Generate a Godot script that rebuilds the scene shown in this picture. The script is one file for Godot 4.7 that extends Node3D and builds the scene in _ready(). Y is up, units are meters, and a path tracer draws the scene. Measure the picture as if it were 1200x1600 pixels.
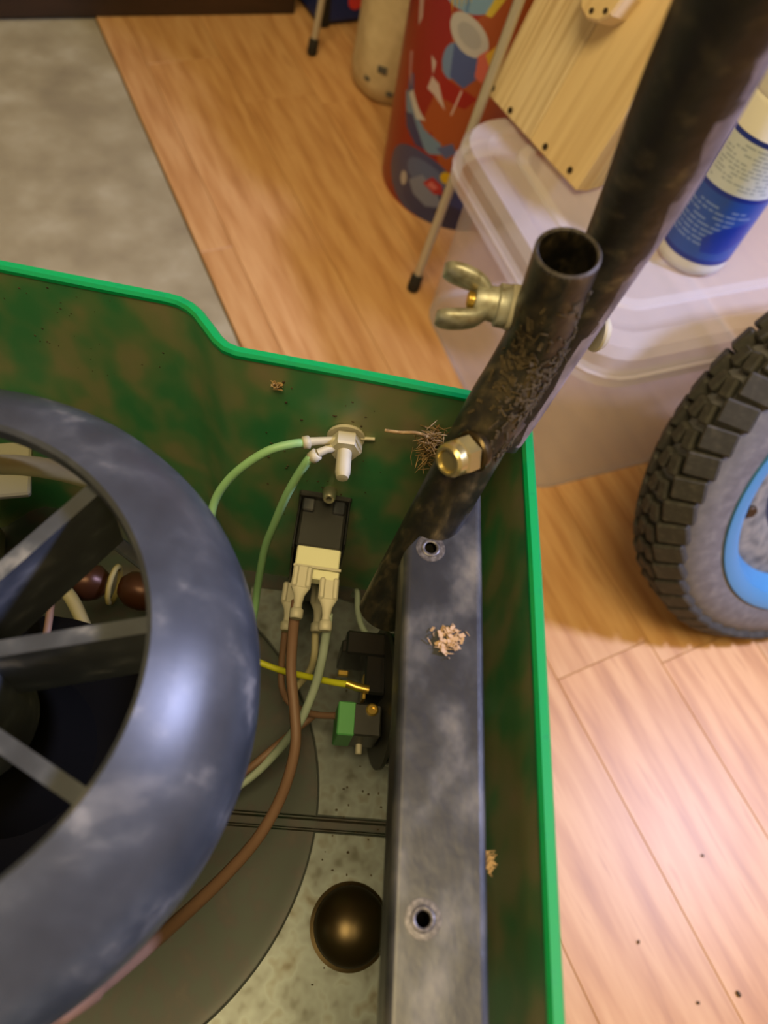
extends Node3D
# Underside of a green lawn mower lying upside down in a workshop corner. Metres, y up.

const TAU_ := TAU
var rng := RandomNumberGenerator.new()
var mats := {}

# ---------------------------------------------------------------- shapes
# A piece is {v, g, uv}: triangle corners, smooth group per corner, uv per corner.
func piece(v: PackedVector3Array, g: PackedInt32Array, uv := PackedVector2Array(), inside := false) -> Dictionary:
	var c := Vector3.ZERO
	for p in v: c += p
	c /= maxf(v.size(), 1)
	var vol := 0.0
	for i in range(0, v.size(), 3):
		vol += (v[i] - c).dot((v[i + 1] - c).cross(v[i + 2] - c))
	if uv.size() != v.size():
		uv = PackedVector2Array(); uv.resize(v.size())
	if (vol > 0.0) != inside:   # front faces run clockwise
		for i in range(0, v.size(), 3):
			var t := v[i + 1]; v[i + 1] = v[i + 2]; v[i + 2] = t
			var q := uv[i + 1]; uv[i + 1] = uv[i + 2]; uv[i + 2] = q
			var h := g[i + 1]; g[i + 1] = g[i + 2]; g[i + 2] = h
	return {"v": v, "g": g, "uv": uv}

func moved(p: Dictionary, xf: Transform3D) -> Dictionary:
	var v := PackedVector3Array()
	for q in p.v: v.append(xf * q)
	return {"v": v, "g": p.g, "uv": p.uv}

func build(pieces: Array) -> ArrayMesh:
	var st := SurfaceTool.new()
	st.begin(Mesh.PRIMITIVE_TRIANGLES)
	var base := 0
	for p in pieces:
		var top := 0
		for i in p.v.size():
			var g: int = p.g[i]
			top = maxi(top, g)
			st.set_smooth_group(0xFFFFFFFF if g < 0 else base + g)
			st.set_uv(p.uv[i])
			st.add_vertex(p.v[i])
		base += top + 1
	st.generate_normals()
	st.index()
	return st.commit()

func part(parent: Node, called: String, pieces: Array, m: Material, label := "") -> MeshInstance3D:
	var o := MeshInstance3D.new()
	o.name = called
	o.mesh = build(pieces)
	o.material_override = null
	o.mesh.surface_set_material(0, m)
	if label: o.set_meta("label", label)
	parent.add_child(o, true)
	return o

func numbered(called: String, parent: Node) -> String:
	var n := called
	var k := 1
	while parent.has_node(NodePath(n)):
		n = "%s_%03d" % [called, k]
		k += 1
	return n

func named(parent: Node, called: String, pieces: Array, m: Material, label := "") -> MeshInstance3D:
	return part(parent, numbered(called, parent), pieces, m, label)

func thing(called: String, label: String, category: String, group := "") -> Node3D:
	var o := Node3D.new()
	o.name = numbered(called, self)
	add_child(o)
	tag(o, label, category, group)
	return o

func tag(o: Node, label: String, category: String, group := "") -> void:
	o.set_meta("label", label)
	o.set_meta("category", category)
	if group: o.set_meta("group", group)

func struct(called: String, pieces: Array, m: Material) -> MeshInstance3D:
	var o := part(self, called, pieces, m)
	o.set_meta("kind", "structure")
	return o

func frame(o: Vector3, along: Vector3, hint := Vector3.UP) -> Transform3D:  # y along the axis
	var y := along.normalized()
	var x := hint.cross(y)
	if x.length() < 0.01: x = Vector3.RIGHT.cross(y)
	if x.length() < 0.01: x = Vector3.FORWARD.cross(y)
	x = x.normalized()
	return Transform3D(Basis(x, y, x.cross(y)), o)

func at(x: float, y: float, z: float, turn := 0.0) -> Transform3D:
	return Transform3D(Basis(Vector3.UP, turn), Vector3(x, y, z))

func pbox(size: Vector3, bevel := 0.0, xf := Transform3D()) -> Dictionary:
	var v := PackedVector3Array()
	var h := size / 2.0
	var b := minf(bevel, minf(h.x, minf(h.y, h.z)) * 0.9)
	var P := func(s: Vector3, axis: int) -> Vector3:
		var q := Vector3(s.x * (h.x - b), s.y * (h.y - b), s.z * (h.z - b))
		q[axis] = s[axis] * h[axis]
		return xf * q
	var quad := func(a, c, d, e):
		v.append_array([a, c, d, a, d, e])
	var sg := [-1.0, 1.0]
	for ax in 3:
		var u := (ax + 1) % 3
		var w := (ax + 2) % 3
		for s in sg:
			var c := []
			for k in [[-1.0, -1.0], [1.0, -1.0], [1.0, 1.0], [-1.0, 1.0]]:
				var q := Vector3.ZERO
				q[ax] = s; q[u] = k[0] * s; q[w] = k[1]
				c.append(P.call(q, ax))
			quad.call(c[0], c[1], c[2], c[3])
	if b > 0.0:
		for ax in 3:
			var u := (ax + 1) % 3
			var w := (ax + 2) % 3
			for s in sg:
				for t in sg:
					var q0 := Vector3.ZERO
					var q1 := Vector3.ZERO
					q0[ax] = -1.0; q0[u] = s; q0[w] = t
					q1[ax] = 1.0; q1[u] = s; q1[w] = t
					if s * t > 0: quad.call(P.call(q0, u), P.call(q0, w), P.call(q1, w), P.call(q1, u))
					else: quad.call(P.call(q0, u), P.call(q1, u), P.call(q1, w), P.call(q0, w))
		for x in sg:
			for y in sg:
				for z in sg:
					var q := Vector3(x, y, z)
					if x * y * z > 0: v.append_array([P.call(q, 0), P.call(q, 1), P.call(q, 2)])
					else: v.append_array([P.call(q, 0), P.call(q, 2), P.call(q, 1)])
	var g := PackedInt32Array(); g.resize(v.size()); g.fill(-1)
	return piece(v, g)

# Sweep of an ellipse (ra along n, rb across) along points; n is kept near refn.
func psweep(pts: Array, ra: Array, rb: Array, refn := Vector3.ZERO, seg := 12, caps := true, inside := false) -> Dictionary:
	var rings := []
	var nn := refn
	for i in pts.size():
		var t: Vector3 = (pts[mini(i + 1, pts.size() - 1)] - pts[maxi(i - 1, 0)]).normalized()
		if nn == Vector3.ZERO:
			nn = t.cross(Vector3.UP)
			if nn.length() < 0.1: nn = t.cross(Vector3.RIGHT)
		var n := (nn - t * nn.dot(t)).normalized()
		nn = n
		var b := t.cross(n)
		var r := []
		for k in seg:
			var a := TAU_ * k / seg
			r.append(pts[i] + n * cos(a) * ra[mini(i, ra.size() - 1)] + b * sin(a) * rb[mini(i, rb.size() - 1)])
		rings.append(r)
	var v := PackedVector3Array()
	var g := PackedInt32Array()
	var uv := PackedVector2Array()
	for i in rings.size() - 1:
		for k in seg:
			var l := (k + 1) % seg
			v.append_array([rings[i][k], rings[i + 1][k], rings[i + 1][l], rings[i][k], rings[i + 1][l], rings[i][l]])
			for z in 6: g.append(0)
	if caps:
		for e in [0, rings.size() - 1]:
			for k in seg:
				var l := (k + 1) % seg
				if e == 0: v.append_array([pts[e], rings[e][k], rings[e][l]])
				else: v.append_array([pts[e], rings[e][l], rings[e][k]])
				for z in 3: g.append(1 if e == 0 else 2)
	return piece(v, g, uv, inside)

# Part of a sweep's skin, between two angles in degrees, lifted off it: a strip on one side of a tube.
func parc(pts: Array, ra: Array, rb: Array, refn: Vector3, a0: float, a1: float, lift: float, seg := 10) -> Dictionary:
	var rings := []
	var nn := refn
	for i in pts.size():
		var t: Vector3 = (pts[mini(i + 1, pts.size() - 1)] - pts[maxi(i - 1, 0)]).normalized()
		var n := (nn - t * nn.dot(t)).normalized()
		nn = n
		var b := t.cross(n)
		var r := []
		var wob := 7.0 * sin(i * 1.7) + 5.0 * sin(i * 0.61 + 1.0)
		for k in seg + 1:
			var f := float(k) / seg
			var a := deg_to_rad(lerpf(a0 + wob, a1, f))
			var l := lift * sin(PI * f) + 0.00001
			r.append(pts[i] + n * cos(a) * (ra[i] + l) + b * sin(a) * (rb[i] + l))
		rings.append(r)
	var v := PackedVector3Array()
	for i in rings.size() - 1:
		for k in seg:
			v.append_array([rings[i][k], rings[i + 1][k], rings[i + 1][k + 1], rings[i][k], rings[i + 1][k + 1], rings[i][k + 1]])
	var g := PackedInt32Array(); g.resize(v.size()); g.fill(0)
	return piece(v, g)

func ptube(pts: Array, r: float, seg := 10, caps := true) -> Dictionary:
	return psweep(pts, [r], [r], Vector3.ZERO, seg, caps)

func curve(pts: Array, n := 5) -> Array:
	var out := []
	for i in pts.size() - 1:
		var a: Vector3 = pts[maxi(i - 1, 0)]
		var b: Vector3 = pts[i]
		var c: Vector3 = pts[i + 1]
		var d: Vector3 = pts[mini(i + 2, pts.size() - 1)]
		for k in n:
			var t := float(k) / n
			out.append(b.cubic_interpolate(c, a, d, t))
	out.append(pts[-1])
	return out

# Profile points are (radius, height); a turn sharper than 35 degrees is a hard edge.
func plathe(profile: Array, seg := 32, xf := Transform3D(), closed := false, inside := false) -> Dictionary:
	var v := PackedVector3Array()
	var g := PackedInt32Array()
	var uv := PackedVector2Array()
	var gid := 0
	var pr := profile.duplicate()
	if closed: pr.append(pr[0])
	var lo := INF
	var hi := -INF
	for p in pr:
		lo = minf(lo, p.y); hi = maxf(hi, p.y)
	for i in pr.size() - 1:
		var p: Vector2 = pr[i]
		var q: Vector2 = pr[i + 1]
		if i > 0 and absf((p - pr[i - 1]).angle_to(q - p)) > 0.6: gid += 1
		for k in seg:
			var a := TAU_ * k / seg
			var b := TAU_ * ((k + 1) % seg) / seg
			var c := [Vector3(cos(a) * p.x, p.y, sin(a) * p.x), Vector3(cos(b) * p.x, p.y, sin(b) * p.x), Vector3(cos(b) * q.x, q.y, sin(b) * q.x), Vector3(cos(a) * q.x, q.y, sin(a) * q.x)]
			var vp := 1.0 - (p.y - lo) / maxf(hi - lo, 1e-6)
			var vq := 1.0 - (q.y - lo) / maxf(hi - lo, 1e-6)
			var ua := 1.0 - float(k) / seg
			var ub := 1.0 - float(k + 1) / seg
			var w := [Vector2(ua, vp), Vector2(ub, vp), Vector2(ub, vq), Vector2(ua, vq)]
			for z in [0, 1, 2, 0, 2, 3]:
				v.append(xf * c[z]); uv.append(w[z]); g.append(gid)
	return piece(v, g, uv, inside)

func cyl(r: float, h: float, seg := 24, bevel := 0.0, xf := Transform3D()) -> Dictionary:
	var pr := [Vector2(0, 0), Vector2(r - bevel, 0), Vector2(r, bevel), Vector2(r, h - bevel), Vector2(r - bevel, h), Vector2(0, h)]
	if bevel == 0.0: pr = [Vector2(0, 0), Vector2(r, 0), Vector2(r, h), Vector2(0, h)]
	return plathe(pr, seg, xf)

func hexnut(r: float, h: float, hole: float, xf: Transform3D) -> Array:
	var p := plathe([Vector2(hole, 0), Vector2(r * 0.93, 0), Vector2(r, h * 0.1), Vector2(r, h * 0.85), Vector2(r * 0.92, h), Vector2(hole, h)], 6, xf, true)
	for i in p.g.size(): p.g[i] = -1
	return [p]

func torus(R: float, r: float, xf := Transform3D(), seg := 28, rs := 8, flat := 1.0) -> Dictionary:
	var pr := []
	for k in rs: pr.append(Vector2(R + r * cos(TAU_ * k / rs), r * flat * sin(TAU_ * k / rs)))
	var p := plathe(pr, seg, xf, true)
	for i in p.g.size(): p.g[i] = 0
	return p

func ball(r: Vector3, xf := Transform3D(), rings := 8, seg := 14) -> Dictionary:
	var pr := []
	for k in rings + 1: pr.append(Vector2(sin(PI * k / rings), -cos(PI * k / rings)))
	pr[0].x = 0.0; pr[rings].x = 0.0
	var p := plathe(pr, seg, xf * Transform3D(Basis.from_scale(r), Vector3.ZERO))
	for i in p.g.size(): p.g[i] = 0
	return p

func inset(poly: PackedVector2Array, d: float) -> PackedVector2Array:
	var s := -1.0 if Geometry2D.is_polygon_clockwise(poly) else 1.0
	var out := PackedVector2Array()
	var n := poly.size()
	for i in n:
		var e := (poly[i] - poly[(i + n - 1) % n]).normalized()
		var f := (poly[(i + 1) % n] - poly[i]).normalized()
		var ne := Vector2(-e.y, e.x)
		var nf := Vector2(-f.y, f.x)
		var m := ne + nf
		m = m / maxf(m.dot(m) / 2.0, 0.3)
		out.append(poly[i] - m * d * s)
	return out

# A slab with a plan (x, z), from y0 to y1, with its top edge bevelled.
func pprism(plan: PackedVector2Array, y0: float, y1: float, bevel := 0.0, xf := Transform3D()) -> Dictionary:
	var v := PackedVector3Array()
	var levels := [[plan, y0], [plan, y1 - bevel]]
	if bevel > 0.0:
		var a := inset(plan, bevel)
		var b := inset(plan, -bevel)
		var area := func(p): 
			var s := 0.0
			for i in p.size(): s += p[i].cross(p[(i + 1) % p.size()])
			return absf(s)
		levels.append([a if area.call(a) < area.call(b) else b, y1])
	for l in levels.size() - 1:
		for i in plan.size():
			var j := (i + 1) % plan.size()
			var c := []
			for k in [[l, i], [l, j], [l + 1, j], [l + 1, i]]:
				var p: Vector2 = levels[k[0]][0][k[1]]
				c.append(Vector3(p.x, levels[k[0]][1], p.y))
			v.append_array([c[0], c[1], c[2], c[0], c[2], c[3]])
	var cw := Geometry2D.is_polygon_clockwise(plan)
	for e in [[levels[0], true], [levels[-1], false]]:
		var tri := Geometry2D.triangulate_polygon(e[0][0])
		for i in range(0, tri.size(), 3):
			var q := []
			for k in 3:
				var p: Vector2 = e[0][0][tri[i + k]]
				q.append(Vector3(p.x, e[0][1], p.y))
			var up: bool = (q[1] - q[0]).cross(q[2] - q[0]).y > 0
			# sides above run outward-normal when the plan is clockwise in (x, z)
			var want_up: bool = (not e[1]) == cw_sides_out(plan, v)
			if up == want_up: v.append_array(q)
			else: v.append_array([q[0], q[2], q[1]])
	var g := PackedInt32Array(); g.resize(v.size()); g.fill(-1)
	for i in v.size(): v[i] = xf * v[i]
	return piece(v, g)

func cw_sides_out(plan: PackedVector2Array, _v) -> bool:
	# with corners (i, j, j up) the normal (b-a)x(c-a) of a side points outward if the signed area is positive
	var s := 0.0
	for i in plan.size(): s += plan[i].cross(plan[(i + 1) % plan.size()])
	return s < 0.0

# A wall of given profile (offset to the left of the path, height) that follows a closed plan.
func pwall(plan: PackedVector2Array, profile: Array, smooth := true) -> Dictionary:
	var n := plan.size()
	var lines := []
	for p in profile:
		var o := inset(plan, p.x)
		var l := []
		for q in o: l.append(Vector3(q.x, p.y, q.y))
		lines.append(l)
	var v := PackedVector3Array()
	var g := PackedInt32Array()
	for a in profile.size():
		var b := (a + 1) % profile.size()
		for i in n:
			var j := (i + 1) % n
			v.append_array([lines[a][i], lines[a][j], lines[b][j], lines[a][i], lines[b][j], lines[b][i]])
			for z in 6: g.append(a if smooth else -1)
	return piece(v, g)

func rot(z0: Vector3, towards: Vector3) -> Transform3D:   # -z of a node looks at a point
	return Transform3D(Basis.looking_at(towards - z0, Vector3.UP), z0)

# ---------------------------------------------------------------- materials
func ntex(seed_: int, freq: float, stops: Array, size := 512, octaves := 4, kind := FastNoiseLite.TYPE_SIMPLEX_SMOOTH) -> NoiseTexture2D:
	var n := FastNoiseLite.new()
	n.seed = seed_; n.frequency = freq; n.noise_type = kind
	n.fractal_octaves = octaves
	var g := Gradient.new()
	var off := PackedFloat32Array()
	var col := PackedColorArray()
	for s in stops:
		off.append(s[0]); col.append(s[1])
	g.offsets = off; g.colors = col
	var t := NoiseTexture2D.new()
	t.width = size; t.height = size; t.seamless = true; t.noise = n; t.color_ramp = g
	t.generate_mipmaps = false
	return t

func mat(called: String, c: Color, rough := 0.6, metal := 0.0, tex: Texture2D = null, scale := Vector3.ONE, bump: Texture2D = null, depth := 0.0, offset := Vector3.ZERO) -> StandardMaterial3D:
	var m := StandardMaterial3D.new()
	m.resource_name = called
	m.albedo_color = c; m.roughness = rough; m.metallic = metal
	if tex or bump:
		m.uv1_triplanar = true; m.uv1_scale = scale; m.uv1_offset = offset
	if tex: m.albedo_texture = tex
	if bump:
		m.heightmap_enabled = true; m.heightmap_texture = bump; m.heightmap_scale = depth
	mats[called] = m
	return m

func c8(r: int, g: int, b: int) -> Color:
	return Color8(r, g, b)

func make_materials() -> void:
	var grey := [[0.0, Color.BLACK], [1.0, Color.WHITE]]
	var fine := ntex(3, 0.03, grey, 512, 5)
	mats.fine = fine
	var deck := ntex(11, 0.005, [[0.0, c8(50, 132, 80)], [0.30, c8(64, 134, 84)], [0.5, c8(98, 136, 88)], [0.68, c8(130, 138, 96)], [0.88, c8(142, 138, 102)], [1.0, c8(152, 138, 108)]], 1024, 3)
	mat("deck_paint", Color.WHITE, 0.38, 0.0, deck, Vector3(5, 3.2, 5))
	mat("rim_paint", c8(0, 150, 88), 0.32, 0.0, ntex(12, 0.05, [[0.0, c8(225, 255, 235)], [0.7, c8(240, 255, 245)], [0.85, c8(255, 240, 245)], [1.0, c8(230, 240, 220)]], 256), Vector3(12, 12, 12))
	var dusty := [[0.0, c8(34, 36, 41)], [0.42, c8(42, 44, 50)], [0.58, c8(58, 60, 65)], [0.74, c8(82, 82, 84)], [1.0, c8(116, 112, 106)]]
	mat("bar_paint", Color.WHITE, 0.34, 0.0, ntex(21, 0.010, dusty, 512, 5), Vector3(8, 8, 6), fine, 0.01)
	mat("fan_plastic", Color.WHITE, 0.36, 0.0, ntex(22, 0.012, [[0.0, c8(46, 50, 58)], [0.5, c8(58, 63, 72)], [0.66, c8(68, 73, 82)], [0.78, c8(84, 88, 95)], [0.86, c8(112, 114, 118)], [1.0, c8(140, 141, 142)]], 512, 5), Vector3(8, 8, 8))
	mat("tube_paint", Color.WHITE, 0.42, 0.0, ntex(23, 0.02, [[0.0, c8(20, 19, 16)], [0.5, c8(31, 29, 24)], [0.64, c8(52, 47, 35)], [0.78, c8(74, 65, 47)], [1.0, c8(110, 97, 72)]], 512, 5), Vector3(16, 9, 16), fine, 0.02)
	mat("handle_paint", Color.WHITE, 0.5, 0.0, ntex(24, 0.014, [[0.0, c8(22, 20, 19)], [0.55, c8(32, 30, 28)], [0.68, c8(66, 60, 50)], [0.85, c8(110, 102, 84)], [1.0, c8(140, 130, 112)]], 512, 5), Vector3(10, 10, 10), fine, 0.03)
	mat("plate_metal", Color.WHITE, 0.42, 0.45, ntex(25, 0.02, [[0.0, c8(66, 66, 58)], [0.3, c8(94, 98, 95)], [0.6, c8(106, 112, 110)], [0.82, c8(94, 95, 88)], [1.0, c8(72, 66, 52)]], 512, 3), Vector3(6, 6, 6))
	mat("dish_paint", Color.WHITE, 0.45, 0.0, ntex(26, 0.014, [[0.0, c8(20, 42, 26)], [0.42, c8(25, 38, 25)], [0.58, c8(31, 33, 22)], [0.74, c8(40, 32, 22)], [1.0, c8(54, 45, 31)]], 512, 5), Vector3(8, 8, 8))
	mat("lit_edge_dust", Color.WHITE, 0.85, 0.0, ntex(48, 0.03, [[0.0, c8(70, 62, 60)], [0.35, c8(112, 102, 102)], [0.6, c8(140, 128, 130)], [1.0, c8(158, 146, 146)]], 256, 5), Vector3(14, 8, 14))  # pale mottled dust colour with the lit edge of the handle painted in
	mat("black_plastic", c8(44, 44, 42), 0.42)
	mat("black_gloss", c8(26, 26, 27), 0.25)
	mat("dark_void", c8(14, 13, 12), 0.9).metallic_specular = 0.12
	mat("cream_plastic", c8(216, 214, 176), 0.55)
	mat("zinc", c8(188, 184, 160), 0.36, 0.75)
	mat("worn_ring", Color.WHITE, 0.4, 0.4, ntex(47, 0.06, [[0.0, c8(58, 56, 58)], [0.5, c8(88, 84, 84)], [1.0, c8(132, 128, 126)]], 128), Vector3(60, 60, 60))
	mat("dull_zinc", Color.WHITE, 0.46, 0.6, ntex(27, 0.04, [[0.0, c8(120, 112, 90)], [0.5, c8(176, 176, 160)], [1.0, c8(205, 208, 200)]], 256), Vector3(20, 20, 20))
	mat("yellow_zinc", c8(196, 180, 122), 0.28, 0.8)
	mat("brass", c8(200, 168, 84), 0.3, 0.85)
	mat("dusty_steel", c8(188, 182, 160), 0.6, 0.15)
	mat("dome_metal", c8(74, 62, 40), 0.32, 0.8)
	mat("green_wire", c8(140, 186, 132), 0.5)
	mat("yellow_wire", c8(196, 196, 40), 0.45)
	mat("brown_wire", c8(126, 96, 77), 0.55)
	mat("grey_wire", c8(164, 178, 160), 0.5)
	mat("cream_wire", c8(196, 186, 144), 0.5)
	mat("bracket_grey", c8(126, 122, 104), 0.6)
	mat("copper", c8(84, 50, 32), 0.35, 0.4)
	mat("cord", c8(176, 160, 98), 0.7)
	mat("green_label", c8(86, 160, 92), 0.5)
	mat("straw", Color.WHITE, 0.9, 0.0, ntex(28, 0.06, [[0.0, c8(112, 84, 50)], [0.5, c8(158, 128, 82)], [1.0, c8(206, 180, 132)]], 128), Vector3(30, 30, 30))
	mat("caked", Color.WHITE, 0.9, 0.0, ntex(29, 0.06, [[0.0, c8(42, 36, 26)], [0.5, c8(66, 56, 37)], [1.0, c8(104, 88, 60)]], 128), Vector3(60, 60, 60))
	mat("pale_chaff", c8(184, 154, 120), 0.95)
	# floor
	var oak := [[0.0, c8(180, 130, 82)], [0.35, c8(200, 150, 98)], [0.55, c8(208, 160, 108)], [0.8, c8(216, 170, 118)], [1.0, c8(192, 142, 92)]]
	for k in 4:
		mat("oak_%d" % k, c8(255 - k * 5, 253 - k * 4, 250 - k * 3), 0.42, 0.0, ntex(31 + k % 2, 0.02, oak, 512, 5), Vector3(5.0, 5.0, 0.55), null, 0.0, Vector3(k * 0.37, 0, k * 0.21))
	mat("concrete", Color.WHITE, 0.85, 0.0, ntex(35, 0.012, [[0.0, c8(132, 124, 104)], [0.45, c8(150, 143, 120)], [0.7, c8(160, 154, 132)], [1.0, c8(176, 172, 154)]], 512, 6), Vector3(1.6, 1.6, 1.6), fine, 0.02)
	mat("screed", c8(120, 112, 96), 0.9)
	mat("wall_paint", c8(222, 214, 198), 0.9)
	mat("ceiling_paint", c8(236, 232, 222), 0.9)
	mat("dark_wood", Color.WHITE, 0.5, 0.0, ntex(36, 0.02, [[0.0, c8(38, 26, 20)], [1.0, c8(62, 42, 32)]], 256), Vector3(1.0, 6.0, 6.0))
	# background things
	var pine := [[0.0, c8(190, 164, 122)], [0.4, c8(222, 200, 158)], [0.6, c8(230, 211, 172)], [0.8, c8(200, 174, 130)], [1.0, c8(236, 218, 182)]]
	mat("pine", Color.WHITE, 0.6, 0.0, ntex(41, 0.025, pine, 512, 2), Vector3(6, 0.22, 6))
	mat("pine_smooth", c8(255, 248, 236), 0.6, 0.0, ntex(42, 0.014, [[0.0, c8(210, 184, 140)], [0.5, c8(232, 212, 170)], [1.0, c8(222, 198, 154)]], 512, 3), Vector3(6, 0.25, 6))
	mat("screw_steel", c8(70, 56, 40), 0.45, 0.6)
	var clear := mat("cloudy_plastic", Color(0.86, 0.84, 0.86, 0.36), 0.3)
	clear.transparency = BaseMaterial3D.TRANSPARENCY_ALPHA
	var lid := mat("lid_plastic", Color(0.88, 0.87, 0.9, 0.42), 0.3)
	lid.clearcoat_enabled = true; lid.clearcoat = 0.8; lid.clearcoat_roughness = 0.12
	lid.transparency = BaseMaterial3D.TRANSPARENCY_ALPHA
	mat("rubber", Color.WHITE, 0.75, 0.0, ntex(43, 0.04, [[0.0, c8(44, 43, 40)], [0.6, c8(56, 55, 52)], [1.0, c8(86, 82, 74)]], 256), Vector3(12, 12, 12))
	mat("sidewall", Color.WHITE, 0.6, 0.0, ntex(44, 0.03, [[0.0, c8(94, 95, 102)], [0.6, c8(112, 113, 120)], [1.0, c8(130, 130, 132)]], 256), Vector3(9, 9, 9))
	mat("blue_rim", c8(74, 140, 196), 0.35)
	mat("rim_dust", Color.WHITE, 0.6, 0.2, ntex(45, 0.03, [[0.0, c8(90, 94, 98)], [0.5, c8(132, 134, 134)], [1.0, c8(160, 158, 152)]], 256, 2), Vector3(8, 8, 8))
	mat("dark_navy", c8(30, 52, 84), 0.4)
	mat("bottle_white", c8(232, 230, 222), 0.35)
	mat("canvas", Color.WHITE, 0.9, 0.0, ntex(46, 0.02, [[0.0, c8(196, 180, 144)], [1.0, c8(222, 208, 176)]], 256), Vector3(8, 8, 8))
	mat("print_grey", c8(92, 92, 90), 0.9)
	mat("satin_metal", c8(196, 190, 176), 0.4, 0.5)
	mat("foot_rubber", c8(26, 24, 22), 0.7)
	mat("blue_bag", c8(24, 44, 110), 0.5)
	mat("red_dot", c8(214, 60, 62), 0.5)
	var lamp := mat("lamp_glow", Color.WHITE, 0.5)
	lamp.emission_enabled = true; lamp.emission = Color(1.0, 0.86, 0.66); lamp.emission_energy_multiplier = 1.5
	var led := mat("led_glow", Color.WHITE, 0.5)
	led.emission_enabled = true; led.emission = Color(0.86, 0.88, 1.0); led.emission_energy_multiplier = 1.5

func painted(im: Image, called: String, rough := 0.4) -> StandardMaterial3D:
	var m := StandardMaterial3D.new()
	m.resource_name = called
	m.albedo_texture = ImageTexture.create_from_image(im)
	m.roughness = rough
	return m

func blob(im: Image, pts: Array, c: Color) -> void:     # filled polygon in pixels
	var poly := PackedVector2Array(pts)
	var r := Rect2(poly[0], Vector2.ZERO)
	for p in poly: r = r.expand(p)
	for y in range(maxi(0, int(r.position.y)), mini(im.get_height(), int(r.end.y) + 1)):
		for x in range(int(r.position.x), int(r.end.x) + 1):
			if Geometry2D.is_point_in_polygon(Vector2(x, y), poly):
				im.set_pixel(posmod(x, im.get_width()), y, c)

func oval(x: float, y: float, rx: float, ry: float, turn := 0.0) -> Array:
	var out := []
	for k in 28:
		var a := TAU * k / 28
		out.append(Vector2(x, y) + Vector2(cos(a) * rx, sin(a) * ry).rotated(turn))
	return out

# ---------------------------------------------------------------- scene
func _ready() -> void:
	rng.seed = 7
	# camera
	var cam := Camera3D.new()
	cam.name = "camera"
	cam.transform = Transform3D(Basis(Vector3(0.987218, 0.150729, -0.051786), Vector3(-0.119167, 0.482333, -0.867845), Vector3(-0.105831, 0.862923, 0.494129)).orthonormalized(), Vector3(0, 0.65, 0))
	cam.fov = rad_to_deg(2.0 * atan(800.0 / 1145.0))
	cam.near = 0.02; cam.far = 20.0
	var attr := CameraAttributesPhysical.new()
	attr.frustum_focal_length = 6.0
	attr.frustum_focus_distance = 0.30
	attr.exposure_aperture = 2.2
	attr.frustum_near = 0.02; attr.frustum_far = 20.0
	cam.attributes = attr
	add_child(cam)
	cam.fov = rad_to_deg(2.0 * atan(800.0 / 1145.0))
	cam.current = true
	# environment
	var env := Environment.new()
	env.background_mode = Environment.BG_COLOR
	env.background_color = Color(0.10, 0.10, 0.11)
	env.tonemap_mode = Environment.TONE_MAPPER_LINEAR
	env.tonemap_exposure = 0.95
	env.sdfgi_enabled = true; env.ssao_enabled = true; env.ssil_enabled = true
	var we := WorldEnvironment.new()
	we.name = "world"; we.environment = env
	add_child(we)
	# lights: a warm ceiling panel, and a cool work lamp standing to the right
	var panel_at := Vector3(-0.10, 2.40, 0.32)
	var warm := AreaLight3D.new()
	warm.name = "ceiling_lamp_glow"
	warm.area_size = Vector2(1.1, 0.8)
	warm.light_color = Color(1.0, 0.90, 0.66)
	warm.light_energy = 3.9
	warm.area_normalize_energy = true
	warm.shadow_enabled = true
	warm.area_range = 8.0
	warm.transform = Transform3D(Basis(Vector3.RIGHT, Vector3(0, 0, -1), Vector3.UP), panel_at - Vector3(0, 0.06, 0))
	add_child(warm)
	var work_at := Vector3(1.0, 1.22, -0.24)
	var cool := SpotLight3D.new()
	cool.name = "work_lamp_beam"
	cool.light_color = Color(0.77, 0.80, 1.0)
	cool.light_energy = 2.4
	cool.light_size = 0.07
	cool.spot_range = 8.0
	cool.spot_angle = 55.0
	cool.spot_attenuation = 2.0
	cool.shadow_enabled = true
	cool.transform = rot(work_at, Vector3(0.2, 0.1, -0.18))
	add_child(cool)

	make_materials()
	room(panel_at, work_at)
	mower()
	storage_box()
	wooden_box()
	bottle()
	barrel()
	wheel()
	stand()
	sack_and_bag()
	debris()

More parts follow.
